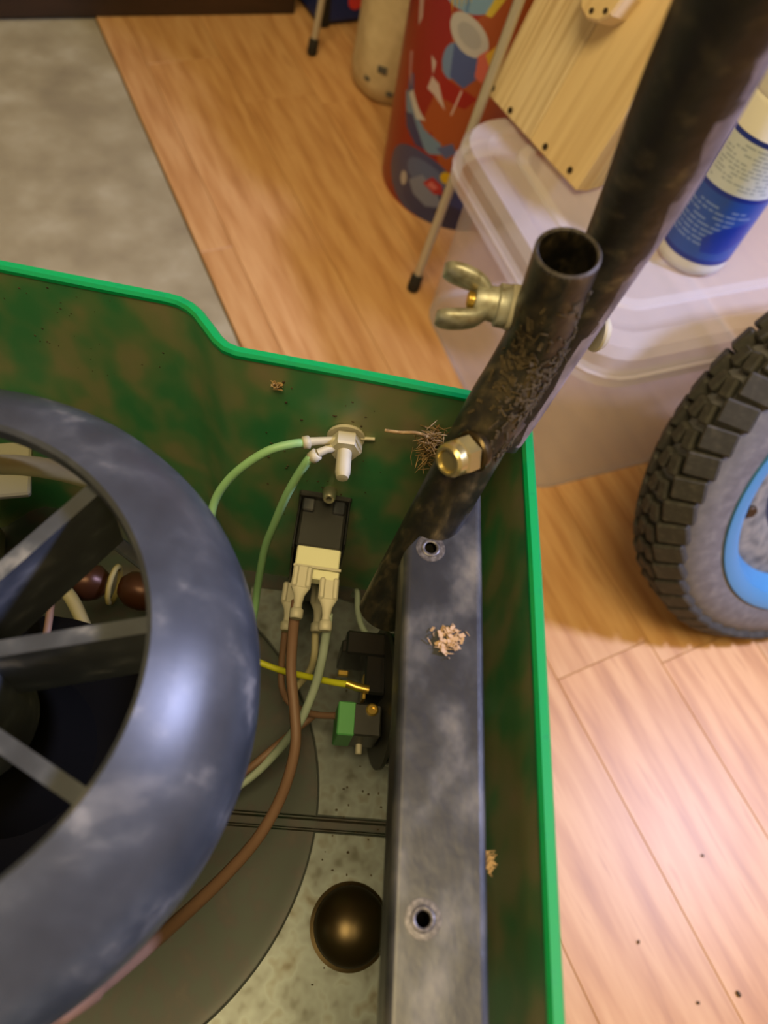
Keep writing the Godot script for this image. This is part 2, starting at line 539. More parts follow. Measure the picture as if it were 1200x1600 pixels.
func room(panel_at: Vector3, work_at: Vector3) -> void:
	var x0 := -2.0; var x1 := 2.2; var z0 := -1.9; var z1 := 1.9; var h := 2.5
	var T := Vector2(0.89, -0.455).normalized()
	var D := Vector2(0.455, 0.89).normalized()
	var fl := Node3D.new(); fl.name = "floor"; add_child(fl); fl.set_meta("kind", "structure")
	part(fl, "subfloor", [pbox(Vector3(x1 - x0, 0.05, z1 - z0), 0.0, at((x0 + x1) / 2, -0.036, (z0 + z1) / 2))], mats.screed)
	var rect := PackedVector2Array([Vector2(x0, z0), Vector2(x1, z0), Vector2(x1, z1), Vector2(x0, z1)])
	var to_world := func(t: float, s: float) -> Vector2: return T * t + D * s
	var cut := PackedVector2Array([to_world.call(-6, -6), to_world.call(0.1725, -6), to_world.call(0.1725, 6), to_world.call(-6, 6)])
	for p in Geometry2D.intersect_polygons(rect, cut):
		part(fl, "concrete_slab", [pprism(p, -0.012, -0.004)], mats.concrete)
	# laminate strips
	var edges := [0.174, 0.215]
	while edges[-1] < 2.9: edges.append(edges[-1] + 0.1085)
	for k in edges.size() - 1:
		var t0: float = edges[k] + 0.0002
		var t1: float = edges[k + 1] - 0.0002
		var s := -3.4 + fmod(k * 0.517, 0.9)
		if k == 2: s = -0.074 - 0.9 * 4
		while s < 3.0:
			var mid := Vector2((t0 + t1) / 2, s + 0.45)
			var plan := PackedVector2Array([to_world.call(t0, s + 0.0002), to_world.call(t1, s + 0.0002), to_world.call(t1, s + 0.8998), to_world.call(t0, s + 0.8998)])
			for q in Geometry2D.intersect_polygons(rect, plan):
				var loc := PackedVector2Array()
				for w in q: loc.append(Vector2(w.dot(T), w.dot(D)) - mid)
				var o := named(fl, "plank", [pprism(loc, -0.010, 0.0, 0.0005)], mats["oak_%d" % (hash("%d %.2f" % [k, s]) % 4)])
				var c: Vector2 = to_world.call(mid.x, mid.y)
				o.transform = Transform3D(Basis(Vector3(T.x, 0, T.y), Vector3.UP, Vector3(D.x, 0, D.y)), Vector3(c.x, 0, c.y))
			s += 0.9
	var cx := (x0 + x1) / 2
	var cz := (z0 + z1) / 2
	struct("ceiling", [pbox(Vector3(x1 - x0 + 0.4, 0.1, z1 - z0 + 0.4), 0.0, at(cx, h + 0.05, cz))], mats.ceiling_paint)
	struct("wall_back", [pbox(Vector3(x1 - x0 + 0.4, h + 0.07, 0.1), 0.0, at(cx, h / 2 - 0.03, z0 - 0.05))], mats.wall_paint)
	struct("wall_front", [pbox(Vector3(x1 - x0 + 0.4, h + 0.07, 0.1), 0.0, at(cx, h / 2 - 0.03, z1 + 0.05))], mats.wall_paint)
	struct("wall_left", [pbox(Vector3(0.1, h + 0.07, z1 - z0), 0.0, at(x0 - 0.05, h / 2 - 0.03, cz))], mats.wall_paint)
	struct("wall_right", [pbox(Vector3(0.1, h + 0.07, z1 - z0), 0.0, at(x1 + 0.05, h / 2 - 0.03, cz))], mats.wall_paint)
	# lamps
	var cl := thing("ceiling_lamp", "wide warm white panel lamp on the ceiling", "lamp")
	part(cl, "frame", [pbox(Vector3(1.18, 0.10, 0.88), 0.005, at(panel_at.x, panel_at.y + 0.05, panel_at.z))], mats.ceiling_paint)
	part(cl, "diffuser", [pbox(Vector3(1.1, 0.012, 0.8), 0.003, at(panel_at.x, panel_at.y - 0.006, panel_at.z))], mats.lamp_glow)
	var wl := thing("work_lamp", "small cool white work lamp on a black post to the right of the wheel", "lamp")
	var dir := (Vector3(0.2, 0.1, -0.18) - work_at).normalized()
	part(wl, "lamp_head", [pbox(Vector3(0.18, 0.04, 0.16), 0.006, frame(work_at - dir * 0.045, -dir))], mats.black_plastic)
	part(wl, "lens", [cyl(0.07, 0.008, 32, 0.002, frame(work_at - dir * 0.022, dir))], mats.led_glow)
	part(wl, "post", [cyl(0.012, work_at.y + 0.0, 16, 0.002, at(work_at.x - dir.x * 0.075, 0.012, work_at.z - dir.z * 0.075))], mats.black_plastic)
	part(wl, "base", [cyl(0.11, 0.014, 32, 0.004, at(work_at.x - dir.x * 0.075, 0.0, work_at.z - dir.z * 0.075))], mats.black_plastic)
	# dark furniture at the far end
	var cb := thing("cabinet", "dark brown cabinet base along the far edge of the floor", "cabinet")
	var a := Vector2(-0.62, -1.062); var b := Vector2(-0.105, -1.261)
	var e := (b - a).normalized(); var nrm := Vector2(e.y, -e.x)
	var m := (a + b) / 2 + nrm * 0.2
	part(cb, "body", [pbox(Vector3((b - a).length(), 0.5, 0.4), 0.004, at(m.x, 0.285, m.y, -e.angle()))], mats.dark_wood)
	part(cb, "plinth", [pbox(Vector3((b - a).length() - 0.01, 0.035, 0.39), 0.002, at(m.x, 0.0175, m.y, -e.angle()))], mats.dark_wood)

# ---------------------------------------------------------------- the mower
func mower() -> void:
	var t := thing("lawn_mower", "green metal lawn mower lying upside down with its fan, wiring and black handle tube exposed", "lawn mower")
	var plan := PackedVector2Array([Vector2(-0.0318, -0.1809), Vector2(0.0107, -0.1786), Vector2(0.0531, -0.1758), Vector2(0.0695, -0.1747), Vector2(0.0748, -0.1725), Vector2(0.0772, -0.1672), Vector2(0.0775, -0.11), Vector2(0.0772, -0.06), Vector2(0.0765, 0.018), Vector2(0.0762, 0.088), Vector2(0.0735, 0.096), Vector2(0.067, 0.10),
		Vector2(-0.26, 0.10), Vector2(-0.267, 0.096), Vector2(-0.27, 0.088), Vector2(-0.272, -0.176), Vector2(-0.269, -0.185), Vector2(-0.262, -0.188), Vector2(-0.178, -0.188), Vector2(-0.170, -0.1915), Vector2(-0.160, -0.203), Vector2(-0.152, -0.2075), Vector2(-0.1221, -0.2059), Vector2(-0.0895, -0.2037), Vector2(-0.0610, -0.2020), Vector2(-0.0563, -0.2012), Vector2(-0.0520, -0.1992), Vector2(-0.0484, -0.1962), Vector2(-0.0430, -0.1896), Vector2(-0.0395, -0.1852), Vector2(-0.0360, -0.1823)])
	var w := 0.0019
	var deck := part(t, "deck", [pwall(plan, [Vector2(w, 0.243), Vector2(w, 0.4372), Vector2(-w, 0.4372), Vector2(-w, 0.243)])], mats.deck_paint)
	part(t, "deck_floor", [pprism(plan, 0.243, 0.2495)], mats.dish_paint)
	part(deck, "rim", [pwall(plan, [Vector2(0.0022, 0.4372), Vector2(0.0022, 0.4388), Vector2(0.0012, 0.44), Vector2(-0.0012, 0.44), Vector2(-0.0022, 0.4388), Vector2(-0.0022, 0.4372)])], mats.rim_paint, "clean bright green upper edge")
	var specks := []
	for k in 90:
		var p := Vector3(rng.randf_range(-0.028, 0.062), 0, -0.1795)
		p.z = lerpf(-0.1788, -0.1736, (p.x + 0.0318) / 0.1013)
		p.y = 0.434 - absf(rng.randfn(0, 0.045))
		if k % 3 == 0:
			p = Vector3(rng.randf_range(-0.125, -0.062), 0.434 - absf(rng.randfn(0, 0.04)), 0)
			p.z = lerpf(-0.2041, -0.2002, (p.x + 0.1221) / 0.0611)
		if p.y < 0.30: continue
		specks.append(ball(Vector3(rng.randf_range(0.0003, 0.0009), rng.randf_range(0.0002, 0.0006), 0.0003), Transform3D(Basis(Vector3.BACK, rng.randf() * TAU), p), 4, 6))
	for k in 60:
		specks.append(ball(Vector3(rng.randf_range(0.0003, 0.0008), 0.0002, rng.randf_range(0.0003, 0.0008)), at(rng.randf_range(0.028, 0.060), 0.2546, rng.randf_range(-0.12, 0.08)), 4, 6))
	var sp := part(deck, "dirt_specks", specks, mats.caked)
	sp.set_meta("kind", "stuff")
	# motor cowl below the deck carries the mower
	part(t, "motor_cowl", [plathe([Vector2(0, 0.0), Vector2(0.10, 0.0), Vector2(0.118, 0.012), Vector2(0.126, 0.08), Vector2(0.122, 0.19), Vector2(0.126, 0.2435), Vector2(0, 0.2435)], 48, at(-0.097, 0, -0.05))], mats.black_plastic)
	# deck floor: a round dish under the fan, light metal plates beside it
	var c := Vector2(-0.0968, -0.0501)
	var R := 0.1203
	part(t, "motor_dish", [plathe([Vector2(0, 0.2496), Vector2(R + 0.001, 0.2496), Vector2(R + 0.001, 0.2508), Vector2(R - 0.003, 0.2508), Vector2(R - 0.006, 0.2502), Vector2(0, 0.2502)], 96, at(c.x, 0, c.y))], mats.dish_paint)
	var arc := func(z_from: float, z_to: float) -> PackedVector2Array:
		var out := PackedVector2Array()
		for k in 25:
			var z := lerpf(z_from, z_to, k / 24.0)
			var s := R * R - (z - c.y) * (z - c.y)
			out.append(Vector2(c.x + (sqrt(s) if s > 0 else 0.0), z))
		return out
	var plate_a: PackedVector2Array = arc.call(-0.148, -0.0475)
	plate_a.append_array([Vector2(0.066, -0.0475), Vector2(0.066, -0.140), Vector2(0.050, -0.160), Vector2(0.020, -0.1672), Vector2(-0.026, -0.1672)])
	part(t, "base_plate", [pprism(plate_a, 0.2496, 0.2545, 0.0008)], mats.plate_metal)
	var plate_b: PackedVector2Array = arc.call(-0.0405, 0.068)
	plate_b.append_array([Vector2(-0.02, 0.092), Vector2(0.062, 0.092), Vector2(0.0622, -0.0405)])
	named(t, "base_plate", [pprism(plate_b, 0.2496, 0.2545, 0.0008)], mats.plate_metal)
	part(t, "floor_rib", [pbox(Vector3(0.155, 0.0035, 0.0022), 0.0008, at(-0.012, 0.2515, -0.0467)), pbox(Vector3(0.155, 0.0028, 0.0016), 0.0006, at(-0.012, 0.2511, -0.0412))], mats.dish_paint)
	# domed bolt head
	var dome := []
	for k in 13: dome.append(Vector2(0.0172 * cos(PI / 2 * k / 12.0), 0.2555 + 0.0115 * sin(PI / 2 * k / 12.0)))
	dome[12].x = 0.0
	dome.push_front(Vector2(0.0172, 0.2535)); dome.push_front(Vector2(0.0190, 0.2530)); dome.push_front(Vector2(0.0190, 0.2515)); dome.push_front(Vector2(0, 0.2515))
	part(t, "dome_bolt", [plathe(dome, 40, at(0.044, 0.0015, -0.0005))], mats.dome_metal, "round brown metal dome on the floor plate")
	fan(t)
	frame_bar(t)
	tubes(t)
	switch_box(t)
	connector(t)
	wires(t)

func fan(t: Node3D) -> void:
	var o := Vector3(-0.0968, 0, -0.0501)
	var x := at(o.x, 0, o.z)
	var im := Node3D.new(); im.name = "impeller"; t.add_child(im)
	part(im, "shroud_ring", [plathe([Vector2(0.0627, 0.4700), Vector2(0.0629, 0.4738), Vector2(0.0642, 0.4750), Vector2(0.0700, 0.4722), Vector2(0.0770, 0.4680), Vector2(0.0830, 0.4628), Vector2(0.0868, 0.4575), Vector2(0.0892, 0.4510), Vector2(0.0903, 0.4440), Vector2(0.0903, 0.4330), Vector2(0.0885, 0.4326), Vector2(0.0880, 0.4430), Vector2(0.0855, 0.4530), Vector2(0.0800, 0.4600), Vector2(0.0720, 0.4660), Vector2(0.0650, 0.4690)], 120, x, true)], mats.fan_plastic)
	for k in 9:
		var a := deg_to_rad(-53.0 + 40.0 * k)   # from +x towards +z
		var d := Vector3(cos(a), 0, sin(a))
		var s := Vector3(-d.z, 0, d.x)
		# a blade: wide top edge, leaning; from the hub out to the ring
		var v := PackedVector3Array()
		var sec := []
		for e in [[0.020, 0.4600, 0.0022], [0.0665, 0.4672, 0.0022], [0.0665, 0.4330, 0.0012], [0.020, 0.4250, 0.0012]]:
			sec.append([o + d * e[0] + Vector3(0, e[1], 0) + s * e[2], o + d * e[0] + Vector3(0, e[1], 0) - s * e[2]])
		var q := func(a0, b0, c0, d0): v.append_array([a0, b0, c0, a0, c0, d0])
		q.call(sec[0][0], sec[1][0], sec[2][0], sec[3][0])
		q.call(sec[3][1], sec[2][1], sec[1][1], sec[0][1])
		for i in 4:
			var j := (i + 1) % 4
			q.call(sec[i][1], sec[j][1], sec[j][0], sec[i][0])
		var g := PackedInt32Array(); g.resize(v.size()); g.fill(-1)
		named(im, "vane", [piece(v, g)], mats.fan_plastic)
	part(im, "hub", [plathe([Vector2(0, 0.40), Vector2(0.021, 0.40), Vector2(0.0225, 0.4585), Vector2(0.0205, 0.4622), Vector2(0.008, 0.4630), Vector2(0, 0.4630)], 36, x)], mats.fan_plastic)
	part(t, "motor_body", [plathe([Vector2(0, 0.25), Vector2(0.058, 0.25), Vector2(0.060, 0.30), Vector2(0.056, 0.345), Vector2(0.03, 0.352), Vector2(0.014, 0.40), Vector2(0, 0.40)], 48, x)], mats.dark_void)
	# copper winding seen through the fan, tied with cord
	var coil := Node3D.new(); coil.name = "motor_winding"; t.add_child(coil)
	for k in 3:
		var a := deg_to_rad(-101.0 + 17.0 * k)
		var lump := []
		for z in 6:
			var b := a + deg_to_rad(13.0) * (z / 5.0)
			lump.append(o + Vector3(cos(b) * 0.093, 0.295, sin(b) * 0.093))
		named(coil, "copper_coil", [psweep(lump, [0.005, 0.0095, 0.0105, 0.0105, 0.0095, 0.005], [0.005, 0.0085, 0.0095, 0.0095, 0.0085, 0.005], Vector3.UP, 14)], mats.copper)
		var b2 := a + deg_to_rad(15.0)
		var ring := []
		for z in 13:
			var f := TAU * z / 12.0
			ring.append(o + Vector3(cos(b2), 0, sin(b2)) * (0.093 + 0.0095 * cos(f)) + Vector3(0, 0.295 + 0.0088 * sin(f), 0))
		named(coil, "cord_tie", [ptube(ring, 0.0014, 8, false)], mats.cord)
	part(t, "vent_hose", [ptube(curve([Vector3(-0.126, 0.305, -0.143), Vector3(-0.1181, 0.307, -0.137), Vector3(-0.1076, 0.307, -0.1314), Vector3(-0.1004, 0.302, -0.1226), Vector3(-0.0942, 0.297, -0.1119)]), 0.0032, 12)], mats.cream_wire)
	part(t, "motor_lead", [ptube(curve([Vector3(-0.100, 0.352, -0.118), Vector3(-0.097, 0.352, -0.098), Vector3(-0.0965, 0.352, -0.0826), Vector3(-0.0985, 0.350, -0.0676), Vector3(-0.102, 0.35, -0.060)]), 0.0016, 10)], mats.brown_wire)
	# pale motor bracket and stay at the back
	part(t, "motor_bracket", [pbox(Vector3(0.040, 0.004, 0.030), 0.001, at(-0.150, 0.335, -0.176, 0.25)), pbox(Vector3(0.004, 0.085, 0.024), 0.001, at(-0.166, 0.293, -0.172, 0.25))], mats.bracket_grey)
	var band := []
	for k in 9:
		var a := deg_to_rad(-118.0 + 46.0 * k / 8.0)
		band.append(o + Vector3(cos(a) * 0.087, 0.413, sin(a) * 0.087))
	part(t, "guide_band", [psweep(band, [0.0030], [0.0042], Vector3.UP, 8)], mats.cream_wire, "pale curved band behind the fan")
	part(t, "motor_stay", [pbox(Vector3(0.030, 0.003, 0.006), 0.0008, Transform3D(Basis(Vector3.UP, -0.56), Vector3(-0.0735, 0.3600, -0.1335)))], mats.fan_plastic)

func frame_bar(t: Node3D) -> void:
	# a flat-topped channel with rounded edges, cut slanting at its far end, drilled twice
	var body := CSGCombiner3D.new()
	body.name = "frame_bar"
	var prof := PackedVector2Array()
	var hw := 0.0137
	var r := 0.0026
	for k in 6:
		var a := PI / 2 * k / 5.0
		prof.append(Vector2(hw - r + r * cos(a), -r + r * sin(a)))
	for k in 6:
		var a := PI / 2 + PI / 2 * k / 5.0
		prof.append(Vector2(-hw + r + r * cos(a), -r + r * sin(a)))
	prof.append_array([Vector2(-hw, -0.014), Vector2(-hw + 0.002, -0.016), Vector2(hw - 0.002, -0.016), Vector2(hw, -0.014)])
	var ex := CSGPolygon3D.new()
	ex.polygon = prof; ex.mode = CSGPolygon3D.MODE_DEPTH; ex.depth = 0.245
	ex.position = Vector3(0.0486, 0.43, 0.098)      # runs from z 0.098 back to -0.147
	ex.material = mats.bar_paint
	ex.name = "channel"
	body.add_child(ex)
	var cutter := CSGBox3D.new()
	cutter.name = "slant"
	cutter.operation = CSGShape3D.OPERATION_SUBTRACTION
	cutter.size = Vector3(0.10, 0.06, 0.05)
	var e := Vector3(0.0283, 0, -0.0353).normalized()
	var n := Vector3(e.z, 0, -e.x)                      # away from the bar, to the upper left
	cutter.transform = Transform3D(Basis(e, Vector3.UP, e.cross(Vector3.UP)), Vector3(0.0486, 0.43, -0.1290) + Vector3(n.x, 0, n.z) * 0.025)
	cutter.material = mats.bar_paint
	body.add_child(cutter)
	var spots := [Vector3(0.0438, 0.43, -0.1141), Vector3(0.0440, 0.43, -0.0029)]
	for s in spots:
		var h := CSGCylinder3D.new()
		h.name = "hole"; h.radius = 0.0023; h.height = 0.02; h.sides = 20
		h.operation = CSGShape3D.OPERATION_SUBTRACTION
		h.position = s; h.material = mats.dark_void
		body.add_child(h, true)
	body.set_meta("label", "long flat black bar across the deck")
	t.add_child(body)
	var bar := body
	for s in spots:
		named(bar, "hole_rim", [torus(0.0027, 0.0007, Transform3D(Basis(), s), 28, 8, 0.5), plathe([Vector2(0.0033, 0.0), Vector2(0.0034, 0.00015), Vector2(0.0050, 0.00008), Vector2(0.0051, 0.0)], 28, Transform3D(Basis(), s), true)], mats.worn_ring, "bare worn metal ring around the drilled hole")

func tubes(t: Node3D) -> void:
	# lower tube: comes up from under the bar, bends, ends open
	var axis := curve([Vector3(0.0345, 0.3840, -0.1072), Vector3(0.0375, 0.3962, -0.1128), Vector3(0.0455, 0.4285, -0.127), Vector3(0.0550, 0.467, -0.144), Vector3(0.0592, 0.4805, -0.1502), Vector3(0.0616, 0.4905, -0.1543), Vector3(0.0608, 0.507, -0.1548), Vector3(0.0587, 0.5265, -0.1534)], 4)
	var r := 0.0097
	var ri := 0.0083
	var ro := []
	var rin := []
	for i in axis.size():
		var f := smoothstep(0.65, 1.0, float(i) / (axis.size() - 1))
		ro.append(lerpf(0.0097, 0.0088, f)); rin.append(lerpf(0.0083, 0.0077, f))
	var outer := psweep(axis, ro, ro, Vector3.RIGHT, 36, false)
	var inner := psweep(axis, rin, rin, Vector3.RIGHT, 36, false, true)
	var dirn: Vector3 = (axis[-1] - axis[-2]).normalized()
	r = 0.0088; ri = 0.0077
	var lip := plathe([Vector2(ri, -0.0006), Vector2(ri, 0.0003), Vector2((r + ri) / 2, 0.0009), Vector2(r, 0.0003), Vector2(r, -0.0006)], 40, frame(axis[-1], dirn))
	var tube := part(t, "clamp_tube", [outer, inner], mats.tube_paint, "short black tube with an open end, caked in dried grass")
	part(tube, "tube_lip", [lip], mats.worn_ring)
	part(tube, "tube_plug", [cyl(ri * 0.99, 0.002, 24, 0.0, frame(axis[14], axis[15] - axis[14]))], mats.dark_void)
	# caked grass chips on the upper side of the lower tube
	var chips := []
	for k in 240:
		var u := clampf(rng.randfn(0.60, 0.15), 0.40, 0.9)
		var i := int(u * (axis.size() - 1))
		var p: Vector3 = axis[i].lerp(axis[mini(i + 1, axis.size() - 1)], rng.randf())
		var ax: Vector3 = (axis[mini(i + 1, axis.size() - 1)] - axis[maxi(i - 1, 0)]).normalized()
		var out := Vector3(rng.randf_range(-0.7, 1.0), rng.randf_range(-0.1, 0.6), rng.randf_range(0.2, 1.0))
		out = (out - ax * out.dot(ax)).normalized()
		var along := (ax * rng.randfn(0.6, 0.8) + out.cross(ax) * rng.randfn(0.0, 0.7)).normalized()
		var bas := Basis(along, out, along.cross(out)).orthonormalized()
		bas = bas * Basis(Vector3(0, 0, 1), rng.randfn(0.0, 0.18))
		chips.append(pbox(Vector3(rng.randf_range(0.0010, 0.0045), rng.randf_range(0.0002, 0.0004), rng.randf_range(0.0004, 0.0012)), 0.0001, Transform3D(bas, p + out * (ro[i] + 0.00022))))
	var ch := part(tube, "caked_grass", chips, mats.caked)
	ch.set_meta("kind", "stuff")
	# handle tube beside it, flattened low, round higher up
	var hp := curve([Vector3(0.0655, 0.4445, -0.1510), Vector3(0.0690, 0.4560, -0.1555), Vector3(0.0770, 0.4960, -0.1690), Vector3(0.0765, 0.535, -0.168), Vector3(0.0732, 0.567, -0.164), Vector3(0.0700, 0.593, -0.158), Vector3(0.0660, 0.630, -0.149), Vector3(0.060, 0.70, -0.130), Vector3(0.054, 0.78, -0.108)], 5)
	var ra := []
	var rb := []
	for i in hp.size():
		var f := float(i) / 5.0
		ra.append(lerpf(0.0062, 0.0118, smoothstep(0.6, 4.0, f)))
		rb.append(lerpf(0.0045, 0.0116, smoothstep(0.8, 4.2, f)))
	var ht := part(t, "handle_tube", [psweep(hp, ra, rb, Vector3.RIGHT, 36)], mats.handle_paint, "dusty black handle tube rising past the clamp")
	var lit_strip := parc(hp.slice(2), ra.slice(2), rb.slice(2), Vector3.RIGHT, -62.0, 24.0, 0.00012)  # pale strip paints the lit right edge of the tube, mottled like dust
	part(ht, "lit_edge_strip", [lit_strip], mats.lit_edge_dust, "pale dusty side of the handle tube with its lit edge painted in")
	part(t, "handle_end", [psweep([Vector3(0.0585, 0.4415, -0.1445), Vector3(0.0625, 0.4470, -0.1485), Vector3(0.0685, 0.4560, -0.1545)], [0.0075, 0.0085, 0.007], [0.0028, 0.0034, 0.004], Vector3(0.75, 0.2, -0.6), 24)], mats.bar_paint, "flattened grey end of the handle tube")
	# wing nut with its bolt through both tubes
	var base := Vector3(0.0522, 0.4990, -0.1602)
	var ax2 := Vector3(-1.0, -0.02, -0.08).normalized()
	var wing_axis := Vector3(0.30, -0.45, 0.84)
	wing_axis = (wing_axis - ax2 * wing_axis.dot(ax2)).normalized()
	var wn := Node3D.new(); wn.name = "wing_nut"; wn.set_meta("label", "silver wing nut on the side of the open tube"); t.add_child(wn)
	part(wn, "washer", [plathe([Vector2(0, -0.0034), Vector2(0.0068, -0.0034), Vector2(0.0070, -0.0030), Vector2(0.0066, 0.0008), Vector2(0, 0.0008)], 28, frame(base, ax2))], mats.dusty_steel, "brown dusty spacer")
	part(wn, "hub", [plathe([Vector2(0.0024, 0.0006), Vector2(0.0062, 0.0006), Vector2(0.0064, 0.0012), Vector2(0.0063, 0.0040), Vector2(0.0052, 0.0046), Vector2(0.0050, 0.0095), Vector2(0.0044, 0.0108), Vector2(0.0024, 0.0110)], 28, frame(base, ax2), true)], mats.dull_zinc)
	for s in [-1.0, 1.0]:
		var wd: Vector3 = wing_axis * s
		var pts := curve([base + ax2 * 0.0075 + wd * 0.0030, base + ax2 * 0.0105 + wd * 0.0052, base + ax2 * 0.0150 + wd * 0.0064, base + ax2 * 0.0190 + wd * 0.0070, base + ax2 * 0.0212 + wd * 0.0071], 4)
		var wa := []
		var wb := []
		for i in pts.size():
			var f := float(i) / (pts.size() - 1)
			wa.append(0.0020 + 0.0009 * sin(f * PI))
			wb.append(lerpf(0.0042, 0.0062, sin(f * PI * 0.8)) * sqrt(maxf(0.02, 1.0 - pow(f, 6.0))))
		named(wn, "wing", [psweep(pts, wa, wb, wd, 20)], mats.dull_zinc)
	part(wn, "bolt_thread", [cyl(0.0024, 0.0130, 16, 0.0004, frame(base, ax2)), torus(0.0024, 0.0003, frame(base + ax2 * 0.0118, ax2), 16, 6), torus(0.0024, 0.0003, frame(base + ax2 * 0.0125, ax2), 16, 6)], mats.brass)
	part(t, "bolt_head", [plathe([Vector2(0, 0), Vector2(0.0062, 0), Vector2(0.0064, 0.0008), Vector2(0.0052, 0.0028), Vector2(0.0028, 0.0038), Vector2(0, 0.0040)], 24, frame(Vector3(0.0850, 0.4850, -0.1700), Vector3(1.0, -0.1, -0.12)))], mats.dusty_steel, "round bolt head on the far side of the handle")
	# hexagonal lock nut on the lower bolt
	var na := Vector3(-0.74, 0.27, 0.60).normalized()
	var nb := Vector3(0.0428, 0.4660, -0.1268) - na * 0.0072
	var hn := Node3D.new(); hn.name = "lock_nut"; hn.set_meta("label", "golden hexagonal lock nut where the tubes meet the bar"); t.add_child(hn)
	part(hn, "washer", [plathe([Vector2(0, -0.0040), Vector2(0.0066, -0.0040), Vector2(0.0070, -0.0024), Vector2(0.0070, -0.0012), Vector2(0.0064, -0.0004), Vector2(0, -0.0004)], 32, frame(nb, na))], mats.dome_metal)
	part(hn, "nut", hexnut(0.0064, 0.0066, 0.0028, frame(nb - na * 0.0004, na)) + [plathe([Vector2(0.0030, 0.0060), Vector2(0.0055, 0.0060), Vector2(0.0054, 0.0088), Vector2(0.0046, 0.0098), Vector2(0.0038, 0.0098), Vector2(0.0034, 0.0090)], 32, frame(nb, na), true)], mats.yellow_zinc)
	part(hn, "bolt_tip", [cyl(0.0036, 0.0088, 20, 0.0004, frame(nb, na))], mats.yellow_zinc)
	part(hn, "bolt_shank", [cyl(0.0030, 0.006, 16, 0.0, frame(nb - na * 0.007, na))], mats.dusty_steel)

